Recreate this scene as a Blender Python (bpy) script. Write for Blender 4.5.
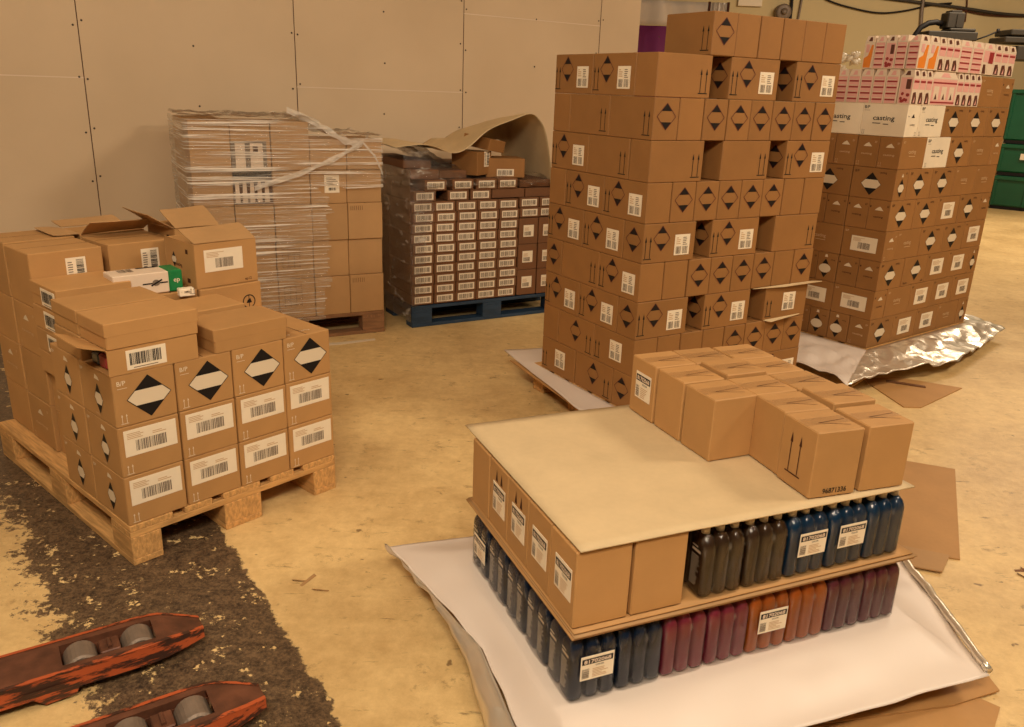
import bpy, math, random
from mathutils import Vector, Matrix, noise
random.seed(7)
S = bpy.context.scene
for o in list(bpy.data.objects):
    bpy.data.objects.remove(o)
COL = S.collection
PI = math.pi

# ------------------------------------------------------------------ camera, world, lamps, exposure
F_PX, PITCH, ROLL, CAM_H = 822.19, 0.3210, 0.03644, 1.5162
cam_d = bpy.data.cameras.new('camera')
cam_d.sensor_width = 36.0
cam_d.lens = F_PX / 1024.0 * 36.0
cam_d.clip_start = 0.05
cam_d.clip_end = 200
cam = bpy.data.objects.new('camera', cam_d)
COL.objects.link(cam)
_c, _s = math.cos(PITCH), math.sin(PITCH)
_cr, _sr = math.cos(ROLL), math.sin(ROLL)
_f = Vector((0, _c, -_s)); _u = Vector((0, _s, _c)); _r = Vector((1, 0, 0))
_r2 = _r * _cr + _u * _sr
_u2 = _u * _cr - _r * _sr
cam.matrix_world = Matrix(((_r2.x, _u2.x, -_f.x, 0), (_r2.y, _u2.y, -_f.y, 0), (_r2.z, _u2.z, -_f.z, CAM_H), (0, 0, 0, 1)))
S.camera = cam

W = bpy.data.worlds.new('world'); S.world = W
W.use_nodes = True
W.node_tree.nodes['Background'].inputs[0].default_value = (1.0, 0.80, 0.56, 1)
W.node_tree.nodes['Background'].inputs[1].default_value = 0.05
S.view_settings.view_transform = 'Standard'
S.view_settings.look = 'None'
S.view_settings.exposure = 0.0
S.view_settings.gamma = 1.0
S.view_settings.use_curve_mapping = False


def area(name, loc, target, sx, sy, power, color):
    d = bpy.data.lights.new(name, 'AREA')
    d.shape = 'RECTANGLE'; d.size = sx; d.size_y = sy; d.energy = power; d.color = color
    o = bpy.data.objects.new(name, d)
    COL.objects.link(o)
    o.location = loc
    o.rotation_euler = (Vector(target) - Vector(loc)).to_track_quat('-Z', 'Y').to_euler()
    return o


WARM = (1.0, 0.83, 0.62)
LAMPS = [('ceiling_lamp_near', (-0.2, -0.6, 3.2), (0.2, 2.6, 0.3), 1.4, 0.4, 112),
         ('ceiling_lamp_front_right', (1.7, -0.3, 3.6), (0.8, 3.0, 0.3), 1.4, 0.4, 22),
         ('ceiling_lamp_right', (4.4, 2.4, 4.4), (2.4, 4.4, 0), 1.6, 0.4, 142),
         ('ceiling_lamp_left', (-2.2, 1.2, 4.2), (-1.4, 2.8, 0), 1.4, 0.4, 42),
         ('ceiling_lamp_hall', (6.5, 9.5, 4.9), (6.5, 10.5, 0), 3.0, 1.0, 320)]
for _l in LAMPS:
    area(*_l, WARM)


# ------------------------------------------------------------------ materials
def srgb(r, g, b):
    def k(c):
        c /= 255.0
        return c / 12.92 if c <= 0.04045 else ((c + 0.055) / 1.055) ** 2.4
    return (k(r), k(g), k(b), 1)


def newmat(name):
    m = bpy.data.materials.new(name); m.use_nodes = True
    return m, m.node_tree, m.node_tree.nodes['Principled BSDF']


def N(nt, t, **kw):
    n = nt.nodes.new(t)
    for k, v in kw.items():
        setattr(n, k, v)
    return n


def plain(name, col, rough=0.6, metal=0.0, spec=0.5, var=0.0, scale=20, bump=0.0, stretch=(1, 1, 1)):
    m, nt, b = newmat(name)
    b.inputs['Base Color'].default_value = col
    b.inputs['Roughness'].default_value = rough
    b.inputs['Metallic'].default_value = metal
    b.inputs['Specular IOR Level'].default_value = spec
    if var or bump:
        tc = N(nt, 'ShaderNodeTexCoord'); mp = N(nt, 'ShaderNodeMapping')
        mp.inputs['Scale'].default_value = stretch
        nz = N(nt, 'ShaderNodeTexNoise'); nz.inputs['Scale'].default_value = scale; nz.inputs['Detail'].default_value = 5
        nt.links.new(tc.outputs['Object'], mp.inputs[0]); nt.links.new(mp.outputs[0], nz.inputs['Vector'])
        if var:
            rp = N(nt, 'ShaderNodeValToRGB')
            rp.color_ramp.elements[0].position = 0.3; rp.color_ramp.elements[1].position = 0.7
            rp.color_ramp.elements[0].color = [c * (1 - var) for c in col[:3]] + [1]
            rp.color_ramp.elements[1].color = [min(1, c * (1 + var)) for c in col[:3]] + [1]
            nt.links.new(nz.outputs['Fac'], rp.inputs[0]); nt.links.new(rp.outputs[0], b.inputs['Base Color'])
        if bump:
            bp = N(nt, 'ShaderNodeBump'); bp.inputs['Strength'].default_value = bump; bp.inputs['Distance'].default_value = 0.01
            nt.links.new(nz.outputs['Fac'], bp.inputs['Height']); nt.links.new(bp.outputs[0], b.inputs['Normal'])
    return m


def cardboard(name, col, rough=0.62, sheen=0.35):
    m, nt, b = newmat(name)
    tc = N(nt, 'ShaderNodeTexCoord'); oi = N(nt, 'ShaderNodeObjectInfo')
    n1 = N(nt, 'ShaderNodeTexNoise'); n1.inputs['Scale'].default_value = 7; n1.inputs['Detail'].default_value = 4
    mp = N(nt, 'ShaderNodeMapping'); mp.inputs['Scale'].default_value = (1, 1, 14)
    n2 = N(nt, 'ShaderNodeTexNoise'); n2.inputs['Scale'].default_value = 60; n2.inputs['Detail'].default_value = 3
    nt.links.new(tc.outputs['Object'], n1.inputs['Vector'])
    nt.links.new(tc.outputs['Object'], mp.inputs[0]); nt.links.new(mp.outputs[0], n2.inputs['Vector'])
    a = N(nt, 'ShaderNodeMath', operation='MULTIPLY_ADD')
    nt.links.new(n1.outputs['Fac'], a.inputs[0]); a.inputs[1].default_value = 0.30; a.inputs[2].default_value = 0.85
    c = N(nt, 'ShaderNodeMath', operation='MULTIPLY_ADD')
    nt.links.new(oi.outputs['Random'], c.inputs[0]); c.inputs[1].default_value = 0.14; c.inputs[2].default_value = -0.07
    d = N(nt, 'ShaderNodeMath', operation='ADD'); nt.links.new(a.outputs[0], d.inputs[0]); nt.links.new(c.outputs[0], d.inputs[1])
    e = N(nt, 'ShaderNodeMath', operation='MULTIPLY_ADD')
    nt.links.new(n2.outputs['Fac'], e.inputs[0]); e.inputs[1].default_value = 0.10; nt.links.new(d.outputs[0], e.inputs[2])
    mx = N(nt, 'ShaderNodeVectorMath', operation='SCALE')
    mx.inputs[0].default_value = col[:3]
    nt.links.new(e.outputs[0], mx.inputs['Scale']); nt.links.new(mx.outputs[0], b.inputs['Base Color'])
    b.inputs['Roughness'].default_value = rough
    b.inputs['Specular IOR Level'].default_value = sheen
    bp = N(nt, 'ShaderNodeBump'); bp.inputs['Strength'].default_value = 0.12; bp.inputs['Distance'].default_value = 0.006
    nt.links.new(n1.outputs['Fac'], bp.inputs['Height']); nt.links.new(bp.outputs[0], b.inputs['Normal'])
    return m


M = {}
M['card'] = cardboard('kraft_cardboard', srgb(177, 133, 82))
M['card_mid'] = cardboard('brown_kraft_cardboard', srgb(147, 103, 57))
M['card_light'] = cardboard('light_kraft_cardboard', srgb(174, 135, 90))
M['card_pad'] = cardboard('pale_cardboard_pad', srgb(202, 178, 138), 0.7)
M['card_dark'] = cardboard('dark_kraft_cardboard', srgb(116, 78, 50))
M['card_white'] = cardboard('white_cardboard', srgb(232, 216, 190), 0.5)
M['black'] = plain('black_ink', srgb(24, 18, 16), 0.6, spec=0.3)
M['ink'] = plain('brown_ink', srgb(74, 40, 26), 0.7, spec=0.2)
M['red'] = plain('dark_red_ink', srgb(86, 28, 22), 0.6)
M['white'] = plain('white_print', srgb(222, 204, 176), 0.5)
M['paper'] = plain('sticker_paper', srgb(238, 222, 196), 0.45, var=0.03, scale=30)
M['grey'] = plain('grey_print', srgb(120, 104, 88), 0.6)
M['seam'] = plain('seam_shadow_gap', srgb(58, 34, 20), 0.8, spec=0.1)
M['tan'] = plain('faded_white_print', srgb(200, 164, 122), 0.6)
M['pink'] = plain('pink_print', srgb(226, 168, 158), 0.45)
M['crimson'] = plain('crimson_print', srgb(150, 46, 48), 0.45)
M['orange'] = plain('orange_print', srgb(226, 132, 46), 0.45)
M['cream'] = plain('cream_print', srgb(226, 204, 180), 0.4)
M['hair'] = plain('brown_hair_print', srgb(92, 50, 38), 0.45)
M['green'] = plain('green_plastic', srgb(14, 82, 52), 0.4, var=0.08, scale=6)
M['greenbox'] = plain('green_carton_print', srgb(10, 120, 62), 0.45)
M['wood'] = plain('pallet_wood', srgb(200, 152, 92), 0.75, var=0.28, scale=9, bump=0.3, stretch=(1, 12, 6))
M['wood_dark'] = plain('weathered_pallet_wood', srgb(140, 100, 66), 0.8, var=0.3, scale=9, bump=0.3, stretch=(1, 12, 6))
M['wood_blue'] = plain('blue_painted_pallet_wood', srgb(36, 58, 80), 0.6, var=0.25, scale=9, bump=0.3, stretch=(1, 12, 6))
M['dark'] = plain('dark_machine_metal', srgb(62, 56, 48), 0.5, 0.3)
M['purple'] = plain('purple_fabric', srgb(116, 32, 92), 0.7, var=0.08, scale=3)
M['sheetwhite'] = plain('white_banner_fabric', srgb(214, 200, 184), 0.7, var=0.05, scale=3)
M['steel'] = plain('worn_roller_steel', srgb(128, 112, 98), 0.55, 0.35, var=0.15, scale=30)
M['screw'] = plain('screw_head', srgb(60, 44, 30), 0.6)
M['bot_blue'] = plain('deep_blue_plastic', srgb(18, 50, 78), 0.18, spec=0.6, var=0.15, scale=14)
M['bot_navy'] = plain('navy_plastic', srgb(14, 32, 56), 0.18, spec=0.6, var=0.15, scale=14)
M['bot_brown'] = plain('black_brown_plastic', srgb(58, 40, 26), 0.2, spec=0.6, var=0.15, scale=14)
M['bot_magenta'] = plain('magenta_plastic', srgb(128, 42, 60), 0.18, spec=0.6, var=0.15, scale=14)
M['bot_orange'] = plain('burnt_orange_plastic', srgb(166, 84, 26), 0.18, spec=0.6, var=0.15, scale=14)
M['bot_plum'] = plain('plum_plastic', srgb(98, 42, 52), 0.18, spec=0.6, var=0.15, scale=14)
M['cap'] = plain('pale_cap_plastic', srgb(222, 206, 180), 0.3)
M['clearbase'] = plain('clear_bottle_base', srgb(206, 168, 150), 0.15)


def film_mat(name, streak=0.5, stretch=(1.2, 1.2, 40), base_alpha=0.10, tint=(0.95, 0.86, 0.74, 1), thr=(0.50, 0.72), rough=0.12, gloss=0.5, bump=0.6):
    """clear stretch film: mostly see-through, glossy, milky in streaks: bunched strands, and on some films painted highlights"""
    m, nt, b = newmat(name)
    out = nt.nodes['Material Output']
    tc = N(nt, 'ShaderNodeTexCoord'); mp = N(nt, 'ShaderNodeMapping'); mp.inputs['Scale'].default_value = stretch
    nz = N(nt, 'ShaderNodeTexNoise'); nz.inputs['Scale'].default_value = 2.2; nz.inputs['Detail'].default_value = 6; nz.inputs['Roughness'].default_value = 0.7
    nt.links.new(tc.outputs['Object'], mp.inputs[0]); nt.links.new(mp.outputs[0], nz.inputs['Vector'])
    bp = N(nt, 'ShaderNodeBump'); bp.inputs['Strength'].default_value = bump; bp.inputs['Distance'].default_value = 0.03
    nt.links.new(nz.outputs['Fac'], bp.inputs['Height'])
    mr = N(nt, 'ShaderNodeMapRange')
    mr.inputs['From Min'].default_value = thr[0]; mr.inputs['From Max'].default_value = thr[1]
    mr.inputs['To Min'].default_value = base_alpha; mr.inputs['To Max'].default_value = streak
    nt.links.new(nz.outputs['Fac'], mr.inputs['Value'])
    b.inputs['Base Color'].default_value = tint
    b.inputs['Roughness'].default_value = 0.35
    b.inputs['Specular IOR Level'].default_value = 0.8
    nt.links.new(bp.outputs[0], b.inputs['Normal'])
    tr = N(nt, 'ShaderNodeBsdfTransparent')
    gl = N(nt, 'ShaderNodeBsdfGlossy'); gl.inputs['Roughness'].default_value = rough
    nt.links.new(bp.outputs[0], gl.inputs['Normal'])
    fr = N(nt, 'ShaderNodeFresnel'); fr.inputs['IOR'].default_value = 1.5; nt.links.new(bp.outputs[0], fr.inputs['Normal'])
    fs = N(nt, 'ShaderNodeMath', operation='MULTIPLY_ADD'); nt.links.new(fr.outputs[0], fs.inputs[0]); fs.inputs[1].default_value = gloss; fs.inputs[2].default_value = 0.02; fs.use_clamp = True
    m1 = N(nt, 'ShaderNodeMixShader'); nt.links.new(fs.outputs[0], m1.inputs[0]); nt.links.new(tr.outputs[0], m1.inputs[1]); nt.links.new(gl.outputs[0], m1.inputs[2])
    mx = N(nt, 'ShaderNodeMixShader')
    nt.links.new(mr.outputs[0], mx.inputs[0]); nt.links.new(m1.outputs[0], mx.inputs[1]); nt.links.new(b.outputs[0], mx.inputs[2])
    nt.links.new(mx.outputs[0], out.inputs['Surface'])
    return m


M['film'] = film_mat('stretch_film', streak=0.9, stretch=(0.5, 0.5, 40), base_alpha=0.04, thr=(0.51, 0.60), gloss=0.5, bump=0.5)  # pale streaks are bunched film, and also highlight lines put into the colour
M['film2'] = film_mat('tangled_stretch_film', streak=0.45, stretch=(3, 3, 9), base_alpha=0.02, thr=(0.55, 0.66), gloss=0.6, bump=0.7)  # milky tangles, some of them painted in as bright glints
M['film_rope'] = film_mat('twisted_stretch_film', streak=0.9, stretch=(4, 4, 20), base_alpha=0.45)
M['packfilm'] = film_mat('shrink_film', streak=0.22, stretch=(16, 16, 5), base_alpha=0.0, thr=(0.60, 0.72), rough=0.10, gloss=0.5, bump=0.25)
M['tape'] = film_mat('clear_tape', streak=0.10, stretch=(3, 3, 3), base_alpha=0.02, rough=0.16, tint=(0.8, 0.62, 0.42, 1), gloss=0.25, bump=0.02)


def foil(name, col, metal, rough, bump, scale):
    m, nt, b = newmat(name)
    b.inputs['Base Color'].default_value = col
    b.inputs['Metallic'].default_value = metal
    b.inputs['Roughness'].default_value = rough
    tc = N(nt, 'ShaderNodeTexCoord')
    nz = N(nt, 'ShaderNodeTexNoise'); nz.inputs['Scale'].default_value = scale; nz.inputs['Detail'].default_value = 3
    vo = N(nt, 'ShaderNodeTexVoronoi'); vo.inputs['Scale'].default_value = scale * 1.6
    ad = N(nt, 'ShaderNodeMath', operation='ADD')
    nt.links.new(tc.outputs['Object'], nz.inputs['Vector']); nt.links.new(tc.outputs['Object'], vo.inputs['Vector'])
    nt.links.new(nz.outputs['Fac'], ad.inputs[0]); nt.links.new(vo.outputs['Distance'], ad.inputs[1])
    bp = N(nt, 'ShaderNodeBump'); bp.inputs['Strength'].default_value = bump; bp.inputs['Distance'].default_value = 0.03
    nt.links.new(ad.outputs[0], bp.inputs['Height']); nt.links.new(bp.outputs[0], b.inputs['Normal'])
    return m


M['foil'] = foil('silver_foil', srgb(228, 218, 200), 0.72, 0.30, 0.5, 5)
M['sheet'] = foil('white_coated_sheet', srgb(222, 207, 194), 0.0, 0.42, 0.12, 3)


def wall_mat():
    m, nt, b = newmat('painted_gypsum_board')
    tc = N(nt, 'ShaderNodeTexCoord')
    nz = N(nt, 'ShaderNodeTexNoise'); nz.inputs['Scale'].default_value = 1.3; nz.inputs['Detail'].default_value = 6
    nt.links.new(tc.outputs['Object'], nz.inputs['Vector'])
    rp = N(nt, 'ShaderNodeValToRGB')
    rp.color_ramp.elements[0].position = 0.35; rp.color_ramp.elements[0].color = srgb(206, 180, 146)
    rp.color_ramp.elements[1].position = 0.65; rp.color_ramp.elements[1].color = srgb(214, 188, 154)
    nt.links.new(nz.outputs['Fac'], rp.inputs[0]); nt.links.new(rp.outputs[0], b.inputs['Base Color'])
    b.inputs['Roughness'].default_value = 0.75
    return m


M['wall'] = wall_mat()
M['farwall'] = plain('cream_painted_wall', srgb(196, 176, 132), 0.8, var=0.03, scale=1)


def floor_mat():
    m, nt, b = newmat('worn_painted_concrete')
    L = nt.links.new
    geo = N(nt, 'ShaderNodeNewGeometry'); sp = N(nt, 'ShaderNodeSeparateXYZ'); L(geo.outputs['Position'], sp.inputs[0])

    def noise_(scale, detail=6, rough=0.6):
        n = N(nt, 'ShaderNodeTexNoise'); n.inputs['Scale'].default_value = scale; n.inputs['Detail'].default_value = detail
        n.inputs['Roughness'].default_value = rough; L(geo.outputs['Position'], n.inputs['Vector']); return n.outputs['Fac']

    def math_(op, a, c=None, d=None):
        n = N(nt, 'ShaderNodeMath', operation=op)
        for i, v in enumerate((a, c, d)):
            if v is None: continue
            if isinstance(v, (int, float)): n.inputs[i].default_value = v
            else: L(v, n.inputs[i])
        return n.outputs[0]

    def line(p, q, wob, noi):      # signed distance, positive on the left of p->q, wobbled by noise
        dx, dy = q[0] - p[0], q[1] - p[1]; l = math.hypot(dx, dy); nx, ny = -dy / l, dx / l
        s = math_('MULTIPLY_ADD', sp.outputs[0], nx, -(p[0] * nx + p[1] * ny))
        s = math_('MULTIPLY_ADD', sp.outputs[1], ny, s)
        k = math_('MULTIPLY_ADD', noi, wob, -wob * 0.5)
        return math_('ADD', s, k)

    nm = noise_(5, 8, 0.7); nf = noise_(28, 8, 0.75); nl = noise_(1.1, 4); nmm = noise_(11, 9, 0.72)
    d1 = line((-0.38, 1.65), (-1.15, 2.78), 0.10, nm)      # sharp edge of the paint
    d2 = line((-1.95, 2.75), (-1.02, 1.62), 0.55, nm)      # ragged inner edge of the worn strip
    d1 = math_('ADD', d1, math_('MULTIPLY_ADD', nf, 0.07, -0.035))
    e1 = math_('MULTIPLY', d1, 150)
    d2 = math_('ADD', d2, math_('MULTIPLY_ADD', nf, 0.5, -0.25))
    e2 = math_('MULTIPLY', d2, 30)
    for_ = math_('MINIMUM', e1, e2)
    cl = N(nt, 'ShaderNodeClamp'); L(for_, cl.inputs[0])
    # flecks of paint left in the worn strip, worn flecks in the paint
    fl = N(nt, 'ShaderNodeMapRange'); L(math_('MULTIPLY_ADD', nmm, 0.6, math_('MULTIPLY', noise_(42, 8, 0.7), 0.4)), fl.inputs['Value'])
    fl.inputs['From Min'].default_value = 0.565; fl.inputs['From Max'].default_value = 0.585
    inv = math_('SUBTRACT', 1.0, fl.outputs[0])
    worn = math_('MULTIPLY', cl.outputs[0], inv)
    paint = N(nt, 'ShaderNodeValToRGB')
    paint.color_ramp.elements[0].position = 0.32; paint.color_ramp.elements[0].color = srgb(180, 144, 92)
    paint.color_ramp.elements[1].position = 0.60; paint.color_ramp.elements[1].color = srgb(234, 202, 142)
    mixn = math_('MULTIPLY_ADD', nl, 0.40, math_('MULTIPLY_ADD', nf, 0.25, math_('MULTIPLY', nmm, 0.35)))
    L(mixn, paint.inputs[0])
    # scuffs in the paint
    sc = N(nt, 'ShaderNodeMapRange'); L(noise_(7.3, 10, 0.8), sc.inputs['Value'])
    sc.inputs['From Min'].default_value = 0.58; sc.inputs['From Max'].default_value = 0.66; sc.inputs['To Max'].default_value = 0.6
    pm = N(nt, 'ShaderNodeMixRGB'); L(sc.outputs[0], pm.inputs[0]); L(paint.outputs[0], pm.inputs[1]); pm.inputs[2].default_value = srgb(118, 86, 50)
    mp2 = N(nt, 'ShaderNodeMapping'); mp2.inputs['Rotation'].default_value = (0, 0, .4); mp2.inputs['Scale'].default_value = (3.5, 16, 1); L(geo.outputs['Position'], mp2.inputs[0])
    n3 = N(nt, 'ShaderNodeTexNoise'); n3.inputs['Scale'].default_value = 1.8; n3.inputs['Detail'].default_value = 9; n3.inputs['Roughness'].default_value = 0.72; L(mp2.outputs[0], n3.inputs['Vector'])
    s3 = N(nt, 'ShaderNodeMapRange'); L(n3.outputs['Fac'], s3.inputs['Value']); s3.inputs['From Min'].default_value = 0.60; s3.inputs['From Max'].default_value = 0.68; s3.inputs['To Max'].default_value = 0.75
    n4_ = noise_(16, 3, 0.5); s4_ = N(nt, 'ShaderNodeMapRange'); L(n4_, s4_.inputs['Value']); s4_.inputs['From Min'].default_value = 0.70; s4_.inputs['From Max'].default_value = 0.74; s4_.inputs['To Max'].default_value = 0.8
    sx = math_('MAXIMUM', s3.outputs[0], s4_.outputs[0])
    pm2 = N(nt, 'ShaderNodeMixRGB'); L(sx, pm2.inputs[0]); L(pm.outputs[0], pm2.inputs[1]); pm2.inputs[2].default_value = srgb(112, 82, 48)
    conc = N(nt, 'ShaderNodeValToRGB')
    conc.color_ramp.elements[0].position = 0.42; conc.color_ramp.elements[0].color = srgb(46, 35, 27)
    conc.color_ramp.elements[1].position = 0.60; conc.color_ramp.elements[1].color = srgb(122, 98, 72)
    L(math_('MULTIPLY_ADD', nf, 0.45, math_('MULTIPLY', noise_(95, 6, 0.8), 0.55)), conc.inputs[0])
    mx = N(nt, 'ShaderNodeMixRGB'); L(worn, mx.inputs[0]); L(pm2.outputs[0], mx.inputs[1]); L(conc.outputs[0], mx.inputs[2])
    L(mx.outputs[0], b.inputs['Base Color'])
    rr = math_('MULTIPLY_ADD', nl, 0.3, 0.28); L(rr, b.inputs['Roughness'])
    bp = N(nt, 'ShaderNodeBump'); bp.inputs['Strength'].default_value = 0.25; bp.inputs['Distance'].default_value = 0.01
    hh = math_('MULTIPLY_ADD', worn, -0.5, nf); L(hh, bp.inputs['Height']); L(bp.outputs[0], b.inputs['Normal'])
    return m


M['floor'] = floor_mat()


def rust_mat():
    m, nt, b = newmat('chipped_orange_paint')
    L = nt.links.new
    tc = N(nt, 'ShaderNodeTexCoord'); mp = N(nt, 'ShaderNodeMapping'); mp.inputs['Scale'].default_value = (5, 16, 30)
    nz = N(nt, 'ShaderNodeTexNoise'); nz.inputs['Scale'].default_value = 1.6; nz.inputs['Detail'].default_value = 8; nz.inputs['Roughness'].default_value = 0.7
    L(tc.outputs['Object'], mp.inputs[0]); L(mp.outputs[0], nz.inputs['Vector'])
    rp = N(nt, 'ShaderNodeValToRGB'); e = rp.color_ramp.elements
    e[0].position = 0.46; e[0].color = srgb(60, 34, 24); e[1].position = 0.53; e[1].color = srgb(176, 82, 42)
    L(nz.outputs['Fac'], rp.inputs[0])
    L(rp.outputs[0], b.inputs['Base Color']); b.inputs['Roughness'].default_value = 0.5
    return m


M['orange_paint'] = rust_mat()
M['fork_top'] = plain('worn_rusty_steel', srgb(98, 60, 42), 0.55, 0.2, var=0.45, scale=14, bump=0.3)
SLOTS = ['card', 'black', 'white', 'red', 'seam', 'ink', 'tan', 'paper', 'grey', 'pink', 'crimson', 'orange', 'cream', 'hair', 'card_light', 'greenbox', 'card_pad']
SI = {k: i for i, k in enumerate(SLOTS)}


# ------------------------------------------------------------------ mesh collector
class MB:
    def __init__(s): s.v = []; s.f = []; s.m = []

    def quad(s, pts, m=0):
        b = len(s.v); s.v += [tuple(p) for p in pts]; s.f.append(tuple(range(b, b + len(pts)))); s.m.append(m)

    def box(s, x0, x1, y0, y1, z0, z1, m=0, bev=0.0):
        b = len(s.v)
        if bev <= 0:
            s.v += [(x, y, z) for x in (x0, x1) for y in (y0, y1) for z in (z0, z1)]
            for f in ((0, 1, 3, 2), (4, 6, 7, 5), (0, 4, 5, 1), (2, 3, 7, 6), (0, 2, 6, 4), (1, 5, 7, 3)):
                s.f.append(tuple(b + i for i in f)); s.m.append(m)
            return
        bev = min(bev, (x1 - x0) / 2.01, (y1 - y0) / 2.01, (z1 - z0) / 2.01)
        lo = (x0, y0, z0); hi = (x1, y1, z1); idx = {}
        for sx in (0, 1):
            for sy in (0, 1):
                for sz in (0, 1):
                    c = [hi[0] if sx else lo[0], hi[1] if sy else lo[1], hi[2] if sz else lo[2]]
                    sg = (-1 if sx else 1, -1 if sy else 1, -1 if sz else 1)
                    for ax in range(3):      # vertex lying on the face normal to ax
                        p = list(c)
                        for k in range(3):
                            if k != ax: p[k] += sg[k] * bev
                        idx[(sx, sy, sz, ax)] = len(s.v); s.v.append(tuple(p))
        def add(l):
            s.f.append(tuple(l)); s.m.append(m)
        for ax in range(3):
            for side in (0, 1):
                o = [k for k in range(3) if k != ax]; l = []
                for a, c in ((0, 0), (1, 0), (1, 1), (0, 1)):
                    k = [0, 0, 0]; k[ax] = side; k[o[0]] = a; k[o[1]] = c
                    l.append(idx[(k[0], k[1], k[2], ax)])
                flip = (side == 0) != (ax == 1)
                add(l[::-1] if flip else l)
        for ax in range(3):                  # edges along ax
            o = [k for k in range(3) if k != ax]
            for a in (0, 1):
                for c in (0, 1):
                    k0 = [0, 0, 0]; k0[o[0]] = a; k0[o[1]] = c; k1 = list(k0); k1[ax] = 1
                    add([idx[(*k0, o[0])], idx[(*k1, o[0])], idx[(*k1, o[1])], idx[(*k0, o[1])]])
        for sx in (0, 1):
            for sy in (0, 1):
                for sz in (0, 1):
                    add([idx[(sx, sy, sz, 0)], idx[(sx, sy, sz, 1)], idx[(sx, sy, sz, 2)]])

    def tube(s, pts, r, n=10, m=0, caps=True):
        pts = [Vector(p) for p in pts]; b0 = len(s.v)
        for i, p in enumerate(pts):
            t = (pts[min(i + 1, len(pts) - 1)] - pts[max(i - 1, 0)]).normalized()
            a = t.orthogonal().normalized() if i == 0 else (a - t * a.dot(t)).normalized()
            c = t.cross(a); rr = r[i] if isinstance(r, (list, tuple)) else r
            for k in range(n):
                q = 2 * PI * k / n
                s.v.append(tuple(p + (a * math.cos(q) + c * math.sin(q)) * rr))
        for i in range(len(pts) - 1):
            for k in range(n):
                s.f.append((b0 + i * n + k, b0 + i * n + (k + 1) % n, b0 + (i + 1) * n + (k + 1) % n, b0 + (i + 1) * n + k)); s.m.append(m)
        if caps:
            s.f.append(tuple(b0 + k for k in reversed(range(n)))); s.m.append(m)
            e = b0 + (len(pts) - 1) * n
            s.f.append(tuple(e + k for k in range(n))); s.m.append(m)

    def mesh(s, name, mats, smooth=False):
        me = bpy.data.meshes.new(name); me.from_pydata(s.v, [], s.f)
        used = sorted(set(s.m)) if isinstance(mats, dict) else None
        if isinstance(mats, dict):            # slot table: keep only used ones
            rem = {u: i for i, u in enumerate(used)}
            for u in used: me.materials.append(mats[u])
            me.polygons.foreach_set('material_index', [rem[x] for x in s.m])
        else:
            for k in mats: me.materials.append(k)
            me.polygons.foreach_set('material_index', s.m)
        if smooth: me.polygons.foreach_set('use_smooth', [True] * len(me.polygons))
        me.update()
        return me


def slots(card='card'):
    d = {i: M[k] for i, k in enumerate(SLOTS)}
    d[0] = M[card]
    return d


def link(name, me, parent=None, loc=(0, 0, 0), rotz=0.0):
    o = bpy.data.objects.new(name, me); COL.objects.link(o)
    o.location = loc; o.rotation_euler = (0, 0, rotz)
    if parent: o.parent = parent
    return o


def tag(o, label, cat, group=None, kind=None):
    o['label'] = label; o['category'] = cat
    if group: o['group'] = group
    if kind: o['kind'] = kind
    return o


def struct(name, mb, mat, smooth=False):
    o = link(name, mb.mesh(name, mat if isinstance(mat, (list, dict)) else [mat], smooth)); o['kind'] = 'structure'
    return o


# ------------------------------------------------------------------ lettering
_TX = {}


def text_polys(s, bold=0.0):
    k = (s, bold)
    if k not in _TX:
        cu = bpy.data.curves.new('t', 'FONT'); cu.body = s; cu.size = 1; cu.fill_mode = 'FRONT'; cu.offset = bold; cu.resolution_u = 2
        ob = bpy.data.objects.new('t', cu)
        me = bpy.data.meshes.new_from_object(ob)
        vs = [v.co.copy() for v in me.vertices]
        fs = [tuple(p.vertices) for p in me.polygons]
        x0 = min(v.x for v in vs); x1 = max(v.x for v in vs); y0 = min(v.y for v in vs); y1 = max(v.y for v in vs)
        bpy.data.objects.remove(ob); bpy.data.curves.remove(cu); bpy.data.meshes.remove(me)
        _TX[k] = ([((v.x - x0) / (x1 - x0), (v.y - y0) / (y1 - y0)) for v in vs], fs, (x1 - x0) / (y1 - y0))
    return _TX[k]


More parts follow.
